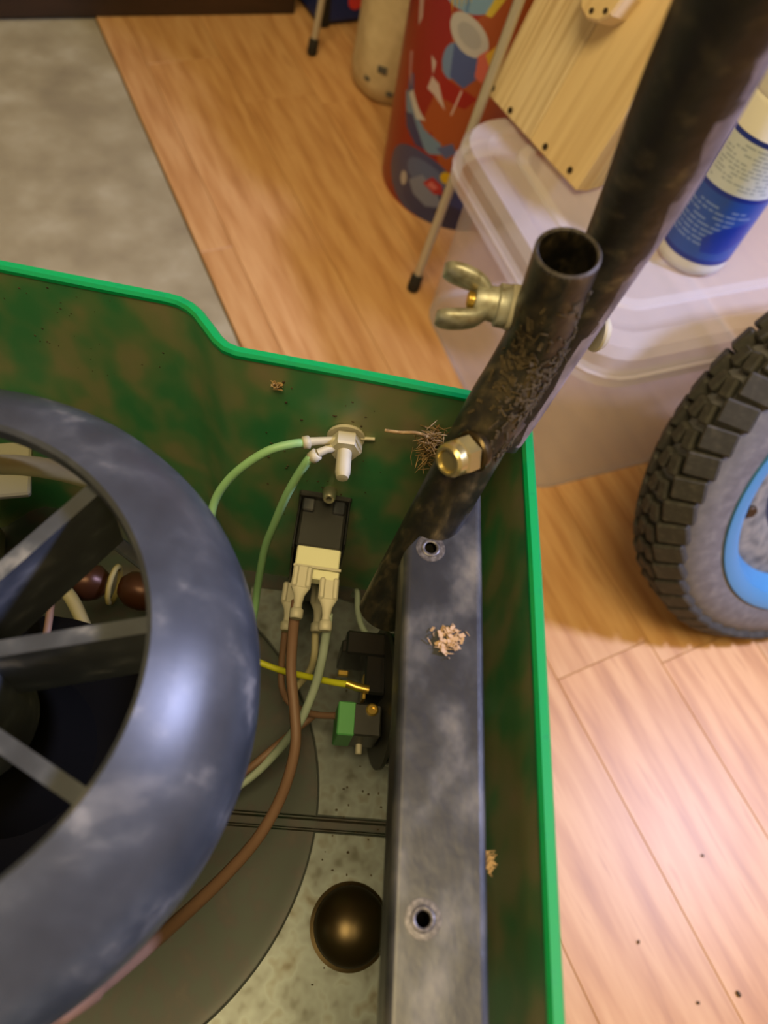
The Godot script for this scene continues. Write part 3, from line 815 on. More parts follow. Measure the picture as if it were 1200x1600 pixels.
func switch_box(t: Node3D) -> void:
	var s := Node3D.new(); s.name = "switch"; s.set_meta("label", "black switch with cream terminal block on the back wall"); t.add_child(s)
	var turn := -0.03
	var cx := 0.0083
	part(s, "housing", [pbox(Vector3(0.0215, 0.066, 0.028), 0.0012, at(cx, 0.3150, -0.1640, turn)), pbox(Vector3(0.0250, 0.076, 0.003), 0.0008, at(cx + 0.0004, 0.3140, -0.1762, turn))], mats.black_plastic)
	for k in [-1.0, 1.0]:
		named(s, "clip", [pbox(Vector3(0.0055, 0.0030, 0.0065), 0.0006, at(cx + k * 0.0072, 0.3490, -0.1712, turn))], mats.bar_paint, "grey clip on top of the switch")
	named(s, "side_lip", [pbox(Vector3(0.0012, 0.074, 0.0300), 0.0004, at(cx - 0.0116, 0.313, -0.163, turn)), pbox(Vector3(0.0012, 0.074, 0.0250), 0.0004, at(cx + 0.0116, 0.313, -0.165, turn))], mats.black_gloss)
	var blk := part(s, "terminal_block", [pbox(Vector3(0.0200, 0.0075, 0.0100), 0.0006, at(cx - 0.0001, 0.3440, -0.1455, turn))], mats.cream_plastic, "cream insulating block")
	part(blk, "step", [pbox(Vector3(0.0125, 0.0060, 0.0060), 0.0005, at(cx + 0.0040, 0.3430, -0.1383, turn))], mats.cream_plastic)
	part(blk, "joint", [pbox(Vector3(0.0215, 0.0006, 0.0012), 0.0, at(cx, 0.3478, -0.1401, turn))], mats.dusty_steel)
	# push-on terminals: a flat sleeve, a narrow crimp neck and a sleeve round the wire
	var spade := func(p: Vector3, k: float):
		var d := Vector3(0.12 * k, -0.10, 1.0).normalized()
		var f := Transform3D(Basis(Vector3.UP.cross(d).normalized(), d.cross(Vector3.UP.cross(d)).normalized(), d), p)
		var a := pbox(Vector3(0.0088, 0.0030, 0.0110), 0.0008, f)
		var rl := pbox(Vector3(0.0026, 0.0016, 0.0100), 0.0007, f * at(-0.0030, 0.0015, 0))
		var rr := pbox(Vector3(0.0026, 0.0016, 0.0100), 0.0007, f * at(0.0030, 0.0015, 0))
		var neck := psweep([f * Vector3(0, 0, 0.005), f * Vector3(0, 0, 0.0085), f * Vector3(0, 0, 0.012), f * Vector3(0, 0, 0.016)], [0.0042, 0.0024, 0.0019, 0.0021], [0.0014, 0.0014, 0.0017, 0.0020], f.basis.x, 14)
		var ring := psweep([f * Vector3(0, 0, 0.0145), f * Vector3(0, 0, 0.0152), f * Vector3(0, 0, 0.0185), f * Vector3(0, 0, 0.0192)], [0.0022, 0.0030, 0.0030, 0.0024], [0.0022, 0.0030, 0.0030, 0.0024], f.basis.x, 14)
		named(s, "terminal", [a, rl, rr, neck, ring], mats.dusty_steel, "dusty push-on terminal")
	spade.call(Vector3(0.0020, 0.3465, -0.1352), -0.3)
	spade.call(Vector3(0.0145, 0.3440, -0.1318), 0.1)
	spade.call(Vector3(-0.0022, 0.3080, -0.1430), -0.2)
	spade.call(Vector3(0.0122, 0.3080, -0.1440), 0.0)
	# bushing above the switch
	part(t, "bushing", [plathe([Vector2(0.0014, 0), Vector2(0.0030, 0), Vector2(0.0033, 0.0008), Vector2(0.0030, 0.0060), Vector2(0.0024, 0.0068), Vector2(0.0014, 0.0066)], 24, frame(Vector3(0.0100, 0.3560, -0.1765), Vector3(0, 0.35, 1)), true)], mats.zinc)
	# earth stud with its nut on the back wall
	var st := Node3D.new(); st.name = "earth_stud"; t.add_child(st)
	var p := Vector3(0.0128, 0.4015, -0.1772)
	part(st, "shank", [plathe([Vector2(0, 0), Vector2(0.0030, 0), Vector2(0.0031, 0.0200), Vector2(0.0024, 0.0225), Vector2(0, 0.0230)], 20, frame(p, Vector3(0, 0.05, 1)))], mats.dusty_steel)
	part(st, "nut", hexnut(0.0070, 0.0062, 0.0029, frame(p + Vector3(0, 0.0005, 0.0035), Vector3(0, 0.05, 1))), mats.dusty_steel)
	part(st, "washer", [plathe([Vector2(0.0030, 0), Vector2(0.0078, 0), Vector2(0.0080, 0.0006), Vector2(0.0078, 0.0014), Vector2(0.0030, 0.0014)], 28, frame(p + Vector3(0, 0, 0.0012), Vector3(0, 0.05, 1)), true)], mats.dusty_steel)
	part(st, "small_pin", [cyl(0.0008, 0.006, 10, 0.0002, frame(p + Vector3(0.006, 0.001, 0.002), Vector3(1, 0.1, 0)))], mats.dusty_steel)

func connector(t: Node3D) -> void:
	var s := Node3D.new(); s.name = "power_inlet"; s.set_meta("label", "round black inlet with terminal block under the bar"); t.add_child(s)
	var o := Vector3(0.0470, 0.2970, -0.0980)
	part(s, "disc", [plathe([Vector2(0, 0), Vector2(0.0328, 0), Vector2(0.0334, 0.0006), Vector2(0.0334, 0.0022), Vector2(0, 0.0022)], 56, frame(o + Vector3(0.001, 0, 0), Vector3(-1, 0.06, 0.06)))], mats.black_plastic)
	part(s, "barrel", [cyl(0.0315, 0.020, 48, 0.001, frame(o + Vector3(0.0012, 0, 0), Vector3(1, -0.06, -0.06)))], mats.black_gloss)
	part(s, "upper_block", [pbox(Vector3(0.0205, 0.0260, 0.0120), 0.001, at(0.0372, 0.3010, -0.1190)), pbox(Vector3(0.0105, 0.0240, 0.0200), 0.001, at(0.0420, 0.3010, -0.1050)), pbox(Vector3(0.0030, 0.0280, 0.0060), 0.0005, at(0.0265, 0.2990, -0.1170))], mats.black_gloss)
	var lb := part(s, "lower_block", [pbox(Vector3(0.0165, 0.0240, 0.0150), 0.0008, at(0.0380, 0.2985, -0.0835))], mats.black_plastic)
	part(lb, "green_face", [pbox(Vector3(0.0082, 0.0244, 0.0154), 0.0006, at(0.0300, 0.2986, -0.0835))], mats.green_label, "green end of the terminal block")
	part(lb, "brass_screw", [plathe([Vector2(0, 0), Vector2(0.0028, 0), Vector2(0.0029, 0.0018), Vector2(0.0022, 0.0024), Vector2(0.0012, 0.0024), Vector2(0.0012, 0.0012), Vector2(0, 0.0012)], 20, frame(Vector3(0.0415, 0.3102, -0.0880), Vector3(0, 1, 0)))], mats.brass)
	part(lb, "foot_screw", [cyl(0.0016, 0.005, 12, 0.0003, frame(Vector3(0.0385, 0.292, -0.0765), Vector3(0, 0, 1)))], mats.dusty_steel)
	part(s, "inlet_pin", [pbox(Vector3(0.0050, 0.003, 0.0028), 0.0004, at(0.0270, 0.3060, -0.1055))], mats.brass)
	part(s, "earth_clamp", [ptube([Vector3(0.0285, 0.3140, -0.0985), Vector3(0.0330, 0.3145, -0.0972), Vector3(0.0390, 0.3145, -0.0965)], 0.0020, 12), pbox(Vector3(0.0016, 0.008, 0.012), 0.0003, at(0.0372, 0.3080, -0.0985))], mats.brass)

func wires(t: Node3D) -> void:
	# ring terminals on the earth stud
	for q in [[Vector3(0.0085, 0.4040, -0.1712), Vector3(0.0020, 0.4045, -0.1698), Vector3(-0.0015, 0.4045, -0.1688), Vector3(-0.0042, 0.4046, -0.1678)], [Vector3(0.0090, 0.4020, -0.1690), Vector3(0.0055, 0.4030, -0.1672), Vector3(0.0022, 0.4020, -0.1655), Vector3(-0.0002, 0.3995, -0.1642)]]:
		var n: Vector3 = (q[3] - q[2]).normalized()
		named(t, "ring_terminal", [psweep([q[0], q[1], q[2]], [0.0026, 0.0017, 0.0019], [0.0013, 0.0016, 0.0018], Vector3.UP, 12), psweep([q[2], q[2] + n * 0.0004, q[3], q[3] + n * 0.0004], [0.0019, 0.0027, 0.0027, 0.0020], [0.0019, 0.0027, 0.0027, 0.0020], Vector3.UP, 14)], mats.dusty_steel)
	var w := func(called: String, pts: Array, r: float, m: Material, label: String):
		named(t, called, [ptube(curve(pts, 6), r, 12)], m, label)
	w.call("wire", [Vector3(-0.0035, 0.4045, -0.1680), Vector3(-0.0088, 0.4052, -0.1660), Vector3(-0.0173, 0.4032, -0.1630), Vector3(-0.0258, 0.3959, -0.1600), Vector3(-0.0334, 0.3855, -0.1570), Vector3(-0.0383, 0.3754, -0.1520), Vector3(-0.0395, 0.3660, -0.1420), Vector3(-0.0420, 0.345, -0.13)], 0.0018, mats.green_wire, "pale green wire arching left from the stud")
	w.call("wire", [Vector3(0.0005, 0.4008, -0.1645), Vector3(-0.0022, 0.3973, -0.1630), Vector3(-0.0084, 0.3771, -0.1600), Vector3(-0.0135, 0.3502, -0.1580), Vector3(-0.0174, 0.3265, -0.1560), Vector3(-0.0199, 0.2925, -0.1500), Vector3(-0.0205, 0.2766, -0.1420), Vector3(-0.0231, 0.2600, -0.1300)], 0.0019, mats.green_wire, "pale green wire running down from the stud")
	w.call("wire", [Vector3(0.0009, 0.3445, -0.1245), Vector3(0.0008, 0.3400, -0.1195), Vector3(0.0011, 0.3320, -0.1106), Vector3(0.0022, 0.3250, -0.0981), Vector3(0.0057, 0.3200, -0.0825), Vector3(0.0078, 0.3180, -0.0691), Vector3(0.0065, 0.3200, -0.0553), Vector3(0.0027, 0.3250, -0.0415), Vector3(-0.0038, 0.3300, -0.0279), Vector3(-0.0138, 0.3400, -0.0139), Vector3(-0.0243, 0.3550, -0.0012), Vector3(-0.0327, 0.3750, 0.0087), Vector3(-0.0393, 0.3950, 0.0163), Vector3(-0.0439, 0.4100, 0.0206), Vector3(-0.0515, 0.4200, 0.0258), Vector3(-0.0634, 0.4200, 0.0330), Vector3(-0.08, 0.41, 0.044)], 0.0024, mats.brown_wire, "long brown wire from the switch sweeping along the fan")
	w.call("wire", [Vector3(0.0155, 0.3425, -0.1205), Vector3(0.0158, 0.3380, -0.1160), Vector3(0.0158, 0.3300, -0.1120), Vector3(0.0156, 0.3220, -0.1064), Vector3(0.0143, 0.3100, -0.0977), Vector3(0.0107, 0.3000, -0.0864), Vector3(0.0071, 0.2950, -0.0797), Vector3(-0.0004, 0.2780, -0.0715), Vector3(-0.012, 0.270, -0.060), Vector3(-0.032, 0.268, -0.045)], 0.0021, mats.grey_wire, "grey wire from the right switch terminal")
	w.call("wire", [Vector3(-0.0026, 0.3060, -0.1330), Vector3(-0.0029, 0.3000, -0.1247), Vector3(-0.0026, 0.2900, -0.1115), Vector3(-0.0010, 0.2850, -0.1017), Vector3(0.0044, 0.2800, -0.0955), Vector3(0.0158, 0.2850, -0.0902), Vector3(0.0264, 0.2950, -0.0880)], 0.0017, mats.brown_wire, "brown wire looping to the green terminal block")
	w.call("wire", [Vector3(0.0122, 0.3060, -0.1330), Vector3(0.0121, 0.3000, -0.1269), Vector3(0.0129, 0.2950, -0.1164), Vector3(0.0115, 0.2850, -0.1111), Vector3(0.0058, 0.2750, -0.1051), Vector3(0.0014, 0.2700, -0.0994)], 0.0018, mats.cream_wire, "cream wire under the switch")
	w.call("wire", [Vector3(-0.0300, 0.288, -0.119), Vector3(-0.0171, 0.2900, -0.1133), Vector3(-0.0095, 0.2900, -0.1108), Vector3(-0.0007, 0.2920, -0.1081), Vector3(0.0103, 0.3000, -0.1042), Vector3(0.0223, 0.3100, -0.0997), Vector3(0.0300, 0.3143, -0.0980)], 0.0016, mats.yellow_wire, "thin yellow wire to the power inlet")
	w.call("wire", [Vector3(0.0160, 0.2770, -0.0915), Vector3(0.0119, 0.2750, -0.0878), Vector3(0.0047, 0.2750, -0.0808), Vector3(-0.0037, 0.2750, -0.0724), Vector3(-0.0124, 0.2750, -0.0636), Vector3(-0.0223, 0.2800, -0.0539), Vector3(-0.035, 0.285, -0.045)], 0.0019, mats.brown_wire, "brown wire crossing under the fan edge")
	w.call("wire", [Vector3(0.0325, 0.2650, -0.1640), Vector3(0.0332, 0.2800, -0.1597), Vector3(0.0339, 0.2850, -0.1465), Vector3(0.0364, 0.2900, -0.1359), Vector3(0.0408, 0.2950, -0.1287), Vector3(0.0469, 0.3000, -0.1256)], 0.0016, mats.grey_wire, "pale grey wire bending behind the power inlet")
	named(t, "splice", [psweep([Vector3(-0.0405, 0.4010, 0.0176), Vector3(-0.0415, 0.4040, 0.0184), Vector3(-0.0470, 0.4150, 0.0228), Vector3(-0.0480, 0.416, 0.0234)], [0.0024, 0.0034, 0.0034, 0.0024], [0.0024, 0.0034, 0.0034, 0.0024], Vector3.UP, 14)], mats.brown_wire)

# ---------------------------------------------------------------- background things
func rounded(x0: float, x1: float, z0: float, z1: float, r: float) -> PackedVector2Array:
	var out := PackedVector2Array()
	for c in [[x1 - r, z1 - r, 0.0], [x0 + r, z1 - r, 90.0], [x0 + r, z0 + r, 180.0], [x1 - r, z0 + r, 270.0]]:
		for k in 7:
			var a := deg_to_rad(c[2] + 15.0 * k)
			out.append(Vector2(c[0] + r * cos(a), c[1] + r * sin(a)))
	return out

func loft(rings: Array) -> Dictionary:    # [plan, y] of equal counts
	var v := PackedVector3Array()
	var g := PackedInt32Array()
	for l in rings.size() - 1:
		var n: int = rings[l][0].size()
		for i in n:
			var j := (i + 1) % n
			var c := []
			for k in [[l, i], [l, j], [l + 1, j], [l + 1, i]]:
				var p: Vector2 = rings[k[0]][0][k[1]]
				c.append(Vector3(p.x, rings[k[0]][1], p.y))
			v.append_array([c[0], c[1], c[2], c[0], c[2], c[3]])
			for z in 6: g.append(l)
	return piece(v, g)

func cap(plan: PackedVector2Array, y: float) -> Dictionary:
	var v := PackedVector3Array()
	var tri := Geometry2D.triangulate_polygon(plan)
	for i in range(0, tri.size(), 3):
		var q := []
		for k in 3: q.append(Vector3(plan[tri[i + k]].x, y, plan[tri[i + k]].y))
		if (q[1] - q[0]).cross(q[2] - q[0]).y > 0: q = [q[0], q[2], q[1]]
		v.append_array(q)
	var g := PackedInt32Array(); g.resize(v.size()); g.fill(-1)
	var uv := PackedVector2Array(); uv.resize(v.size())
	return {"v": v, "g": g, "uv": uv}

func storage_box() -> void:
	var t := thing("storage_box", "cloudy clear plastic storage box with a lid standing behind the handle tube", "storage box")
	t.position = Vector3(0.22, 0, -0.407)
	t.rotation.y = atan2(0.392, 0.92)     # local x along the short side, -z along the long side
	var W := 0.40
	var R := func(o: float, r: float): return rounded(-o, W + o, -0.300 - o, o, r)
	var R2 := func(o: float, r: float): return rounded(-o - 0.004, W + o, -0.318 - o, o, r)
	var o0: PackedVector2Array = R.call(-0.003, 0.045)
	part(t, "tub", [loft([[R.call(-0.010, 0.040), 0.0005], [R.call(-0.003, 0.045), 0.006], [R.call(-0.006, 0.048), 0.188]]), cap(o0, 0.001)], mats.cloudy_plastic)
	part(t, "tub_flange", [loft([[R2.call(-0.006, 0.048), 0.180], [R2.call(0.003, 0.055), 0.182], [R2.call(0.004, 0.056), 0.194], [R2.call(-0.004, 0.050), 0.196]])], mats.lid_plastic)
	part(t, "lid", [loft([[R2.call(0.002, 0.054), 0.197], [R2.call(0.000, 0.052), 0.214], [R2.call(-0.006, 0.048), 0.2215], [R2.call(-0.022, 0.040), 0.2222], [R2.call(-0.028, 0.037), 0.2202], [R2.call(-0.032, 0.035), 0.2196]]), cap(R2.call(-0.032, 0.035), 0.2196)], mats.lid_plastic)
	part(t, "lid_ridge", [loft([[R2.call(-0.046, 0.030), 0.2198], [R2.call(-0.048, 0.029), 0.2220], [R2.call(-0.056, 0.026), 0.2220], [R2.call(-0.058, 0.025), 0.2198]])], mats.lid_plastic)

func wooden_box() -> void:
	var A := Vector3(0.1309, 0.2276, -0.744)
	var e := Vector3(0.53985, 0, 0.84176)
	var u := Vector3(0.84176, 0, -0.53985)
	var tl := deg_to_rad(17.0)
	var up := (Vector3(0, cos(tl), 0) + u * sin(tl)).normalized()
	var n := -e.cross(up)
	var t := thing("wooden_box", "pale pine wooden box with a row of screws standing on the storage box lid", "box")
	t.transform = Transform3D(Basis(e, up, e.cross(up)), A)
	var out := signf((e.cross(up)).dot(Vector3(-0.8, 0.3, 0.5)))     # local z side that faces the camera
	for k in 2:
		named(t, "board", [pbox(Vector3(0.0775, 0.23, 0.018), 0.0012, at(0.039 + 0.078 * k, 0.115, -out * 0.009))], mats.pine if k == 0 else mats.pine_smooth)
	var k17 := tan(tl)
	for x in [0.0085, 0.1475]:
		var plan := PackedVector2Array([Vector2(0.018, 0.018 * k17 - 0.0053), Vector2(0.104, 0.104 * k17 - 0.0053), Vector2(0.104, 0.229), Vector2(0.018, 0.229)])
		named(t, "side_board", [pprism(plan, -0.008, 0.008, 0.001, Transform3D(Basis(Vector3(0, 0, -out), Vector3(1, 0, 0), Vector3(0, 1, 0)), Vector3(x, 0, 0)))], mats.pine)
	part(t, "base_board", [pbox(Vector3(0.122, 0.014, 0.084), 0.0012, Transform3D(Basis(Vector3(1, 0, 0), out * tl), Vector3(0.078, 0.0215, -out * 0.061)))], mats.pine)
	for p in [Vector2(0.003, 0.007), Vector2(0.039, 0.005), Vector2(0.099, 0.006), Vector2(0.138, 0.008)]:
		named(t, "screw", [plathe([Vector2(0, 0), Vector2(0.0032, 0), Vector2(0.0030, 0.0008), Vector2(0.0012, 0.0009), Vector2(0.0012, 0.0002), Vector2(0, 0.0002)], 16, frame(Vector3(clampf(p.x, 0.0045, 0.2), p.y + 0.001, 0), Vector3(0, 0, out)))], mats.screw_steel)
	var knob := PackedVector2Array([Vector2(-0.024, 0.03), Vector2(-0.021, 0.012), Vector2(-0.012, 0.002), Vector2(0.0, -0.001), Vector2(0.012, 0.003), Vector2(0.021, 0.013), Vector2(0.024, 0.03), Vector2(0.022, 0.05), Vector2(-0.022, 0.05)])
	var kb := part(t, "wood_block", [pprism(knob, 0.0, 0.022, 0.002, Transform3D(Basis(Vector3(1, 0, 0), Vector3(0, 0, out), Vector3(0, 1, 0)), Vector3(0.083, 0.112, 0.0)))], mats.pine_smooth, "small rounded wooden block fixed to the box")
	for p in [Vector2(0.071, 0.126), Vector2(0.084, 0.1185), Vector2(0.097, 0.125)]:
		named(kb, "screw", [plathe([Vector2(0, 0), Vector2(0.0024, 0), Vector2(0.0022, 0.0007), Vector2(0, 0.0008)], 14, frame(Vector3(p.x, p.y, out * 0.022), Vector3(0, 0, out)))], mats.screw_steel)

func bottle() -> void:
	var t := thing("bottle", "white plastic bottle with a blue and white label standing on the storage box lid", "bottle")
	t.position = Vector3(0.3230, 0.2225, -0.5610)
	var r := 0.0335
	part(t, "body", [plathe([Vector2(0, 0), Vector2(0.031, 0), Vector2(r - 0.0005, 0.003), Vector2(r, 0.008), Vector2(r, 0.150), Vector2(r - 0.002, 0.153), Vector2(r - 0.001, 0.157), Vector2(r - 0.002, 0.161), Vector2(r - 0.001, 0.165), Vector2(r - 0.003, 0.172), Vector2(0.020, 0.186), Vector2(0.015, 0.190), Vector2(0, 0.190)], 48)], mats.bottle_white)
	var im := Image.create(768, 384, false, Image.FORMAT_RGB8)
	im.fill(c8(36, 56, 150))
	im.fill_rect(Rect2i(0, 0, 768, 384), c8(30, 52, 152))
	im.fill_rect(Rect2i(0, 168, 768, 200), c8(44, 84, 178))
	var lr := RandomNumberGenerator.new(); lr.seed = 4
	im.fill_rect(Rect2i(420, 14, 300, 140), c8(214, 224, 226))
	for k in 11:
		var y := 24 + k * 11
		var x := 432
		while x < 700:
			var w := lr.randi_range(8, 34)
			if lr.randf() < 0.7: im.fill_rect(Rect2i(x, y, mini(w, 706 - x), 5), c8(168, 182, 190))
			x += w + 5
	for k in 9:
		var y := 200 + k * 15
		var x := 400
		while x < 600 - k * 6:
			var w := lr.randi_range(10, 46)
			if lr.randf() < 0.75: im.fill_rect(Rect2i(x, y, w, 6), c8(120, 148, 206))
			x += w + 6
	blob(im, [Vector2(520, 300), Vector2(570, 250), Vector2(640, 230), Vector2(660, 300), Vector2(600, 340), Vector2(540, 345)], c8(24, 58, 170))
	part(t, "label", [plathe([Vector2(r + 0.0003, 0.014), Vector2(r + 0.0004, 0.128)], 48)], painted(im, "bottle_label", 0.35), "blue label with a white text panel")
	part(t, "cap", [cyl(0.016, 0.022, 32, 0.002, at(0, 0.1895, 0))], mats.bottle_white)

func barrel() -> void:
	var t := thing("printed_barrel", "tall red round bin printed with blue and white cartoon shapes", "bin")
	t.position = Vector3(0.1538, 0, -0.9214)
	var W := 1024; var H := 768
	var im := Image.create(W, H, false, Image.FORMAT_RGB8)
	im.fill(c8(150, 26, 30))
	# angle in degrees (as seen in plan from +x to +z), height in metres -> pixel
	var P := func(deg: float, h: float) -> Vector2: return Vector2((1.0 - deg / 360.0) * W, (1.0 - h / 0.48) * H)
	var q := func(pts: Array, c: Color):
		var o := []
		for p in pts: o.append(P.call(p[0], p[1]))
		blob(im, o, c)
	var ov := func(deg: float, h: float, rx: float, ry: float, turn: float, c: Color):
		var p: Vector2 = P.call(deg, h)
		blob(im, oval(p.x, p.y, rx * 1542.0, ry * 1600.0, turn), c)
	var orange := c8(168, 84, 44)
	q.call([[136, 0.10], [128, 0.16], [126, 0.20], [122, 0.25], [118, 0.30], [112, 0.48], [60, 0.48], [60, 0.02], [104, 0.02], [112, 0.08], [124, 0.12]], orange)
	q.call([[118, 0.30], [112, 0.28], [104, 0.33], [98, 0.40], [92, 0.44], [96, 0.36], [106, 0.27], [114, 0.25]], c8(160, 40, 36))
	# big blue blob near the bottom
	ov.call(126.0, 0.046, 0.058, 0.044, 0.0, c8(62, 78, 140))
	ov.call(112.0, 0.030, 0.050, 0.032, 0.2, c8(52, 66, 126))
	ov.call(122.0, 0.062, 0.030, 0.018, 0.1, c8(88, 112, 172))
	q.call([[134, 0.044], [124, 0.062], [112, 0.052], [104, 0.030], [116, 0.022], [128, 0.030]], c8(126, 144, 190))
	q.call([[122, 0.052], [116, 0.066], [108, 0.060], [106, 0.048], [112, 0.044]], c8(176, 40, 58))
	q.call([[119, 0.052], [116, 0.060], [110, 0.055], [113, 0.049]], c8(214, 120, 130))
	ov.call(106.5, 0.072, 0.008, 0.008, 0.0, c8(220, 190, 30))
	ov.call(139.0, 0.040, 0.006, 0.010, 0.0, c8(190, 196, 214))
	q.call([[98, 0.0], [110, 0.02], [100, 0.036], [80, 0.03], [80, 0.0]], c8(40, 44, 84))
	# limb above it
	q.call([[154, 0.140], [146, 0.150], [138, 0.128], [130, 0.118], [116, 0.112], [112, 0.100], [122, 0.092], [134, 0.098], [144, 0.112], [150, 0.122]], c8(110, 150, 200))
	q.call([[150, 0.118], [142, 0.124], [132, 0.106], [126, 0.094], [134, 0.092], [146, 0.104]], c8(48, 62, 128))
	q.call([[154, 0.162], [148, 0.166], [145, 0.148], [151, 0.140]], c8(70, 86, 150))
	q.call([[150, 0.142], [146, 0.150], [138, 0.136], [130, 0.128], [138, 0.122]], c8(206, 212, 224))
	q.call([[118, 0.104], [108, 0.118], [104, 0.108], [110, 0.096]], c8(84, 104, 170))
	# small white zigzags
	q.call([[136, 0.200], [131, 0.196], [132, 0.180], [126, 0.176], [118, 0.152], [128, 0.162], [134, 0.164], [132, 0.182]], c8(206, 196, 204))
	q.call([[158, 0.182], [154, 0.186], [152, 0.168], [148, 0.150], [154, 0.160]], c8(180, 130, 146))
	q.call([[158, 0.240], [153, 0.246], [150, 0.226], [153, 0.214]], c8(196, 170, 176))
	# upper figure: stick, oval and lobes
	ov.call(122.0, 0.275, 0.034, 0.018, 0.0, c8(126, 170, 216))
	q.call([[121, 0.285], [119, 0.285], [116, 0.225], [118.5, 0.225]], c8(96, 140, 200))
	ov.call(121.0, 0.206, 0.012, 0.019, 0.0, c8(112, 148, 206))
	q.call([[122, 0.226], [106, 0.226], [103, 0.200], [110, 0.184], [120, 0.190]], c8(70, 96, 170))
	ov.call(114.5, 0.238, 0.026, 0.017, 0.5, c8(196, 200, 210))
	ov.call(114.0, 0.238, 0.016, 0.010, 0.5, c8(172, 178, 192))
	q.call([[106, 0.222], [101, 0.232], [97, 0.214], [100, 0.196], [105, 0.200]], c8(214, 110, 100))
	q.call([[102, 0.226], [97, 0.238], [92, 0.230], [98, 0.214]], c8(220, 180, 60))
	q.call([[132, 0.196], [120, 0.186], [108, 0.182], [100, 0.178], [106, 0.162], [122, 0.164]], c8(158, 24, 30))
	for k in 5: q.call([[130 - k * 2.4, 0.262 + k * 0.008], [128.6 - k * 2.4, 0.264 + k * 0.008], [127 - k * 2.4, 0.248 + k * 0.004]], c8(214, 180, 50))
	q.call([[108, 0.262], [103, 0.29], [96, 0.31], [97, 0.29], [104, 0.262]], c8(216, 196, 70))
	q.call([[114, 0.150], [113, 0.150], [110, 0.180], [111, 0.182]], c8(220, 206, 210))
	var r := 0.1057
	part(t, "shell", [plathe([Vector2(r - 0.001, 0.0), Vector2(r, 0.002), Vector2(r + 0.0005, 0.478), Vector2(r - 0.001, 0.48), Vector2(r - 0.003, 0.478), Vector2(r - 0.003, 0.004), Vector2(0, 0.004)], 72)], painted(im, "barrel_print", 0.32))

func wheel() -> void:
	var t := thing("cart_wheel", "black knobbly pneumatic tyre on a light blue rim leaning at the right", "wheel")
	var n := Vector3(0.26767, 0.39953, 0.87678).normalized()
	t.transform = frame(Vector3(0.46757, 0.18971, -0.34444), n)      # local y is the axle
	var Rs := 0.193
	part(t, "tyre", [plathe([Vector2(0.1330, -0.006), Vector2(0.1360, 0.001), Vector2(0.1450, 0.0040), Vector2(0.1600, 0.0035), Vector2(0.1710, 0.0), Vector2(0.1790, -0.0060), Vector2(0.1845, -0.0150), Vector2(0.1870, -0.0300), Vector2(0.1845, -0.0450), Vector2(0.1790, -0.0540), Vector2(0.1710, -0.0600), Vector2(0.1600, -0.0635), Vector2(0.1450, -0.0640), Vector2(0.1360, -0.0610), Vector2(0.1330, -0.0540)], 120, Transform3D(), true)], mats.sidewall)
	var lugs := []
	for k in 52:
		var a := TAU * k / 52.0
		for row in 4:
			var yy: float = [-0.0095, -0.0245, -0.0355, -0.0505][row]
			var rr: float = [0.1800, 0.1868, 0.1868, 0.1800][row]
			var tilt: float = [0.72, 0.10, -0.10, -0.72][row]
			var b: float = a + (0.0 if row % 3 == 0 else TAU / 104.0)
			var d := Vector3(cos(b), 0, sin(b))
			var bas := Basis(d, Vector3.UP, d.cross(Vector3.UP))
			var size := Vector3(0.0140, 0.0250, 0.0190) if row % 3 == 0 else Vector3(0.0120, 0.0100, 0.0165)
			lugs.append(pbox(size, 0.0016, Transform3D(bas, d * rr + Vector3(0, yy, 0)) * Transform3D(Basis(Vector3(0, 0, 1), tilt), Vector3.ZERO) * Transform3D(Basis(Vector3(1, 0, 0), 0.22 if row < 2 else -0.22), Vector3.ZERO)))
	var tr := part(t, "tread", lugs, mats.rubber)
	tr.set_meta("kind", "stuff")
	part(t, "rim", [plathe([Vector2(0.1395, -0.004), Vector2(0.1390, 0.0045), Vector2(0.1320, 0.0052), Vector2(0.1240, 0.0010), Vector2(0.1215, -0.008), Vector2(0.1150, -0.018), Vector2(0.1150, -0.024), Vector2(0.1240, -0.012), Vector2(0.1300, -0.006)], 96, Transform3D(), true)], mats.blue_rim)
	part(t, "rim_disc", [plathe([Vector2(0.1160, -0.019), Vector2(0.1000, -0.016), Vector2(0.0800, -0.024), Vector2(0.0800, -0.030), Vector2(0.1160, -0.026)], 72, Transform3D(), true)], mats.rim_dust, "dusty grey inner face of the rim")
	part(t, "navy_disc", [plathe([Vector2(0, -0.024), Vector2(0.080, -0.026), Vector2(0.084, -0.030), Vector2(0, -0.034)], 64)], mats.dark_navy)  # dark navy disc filling the middle of the rim
	part(t, "hub", [cyl(0.024, 0.060, 32, 0.003, at(0, -0.06, 0))], mats.rim_dust)
	for k in 5:
		var a := TAU * k / 5.0 + 2.95
		named(t, "rim_bolt", [cyl(0.006, 0.006, 6, 0.0008, at(cos(a) * 0.1035, -0.0185, sin(a) * 0.1035))], mats.screw_steel)

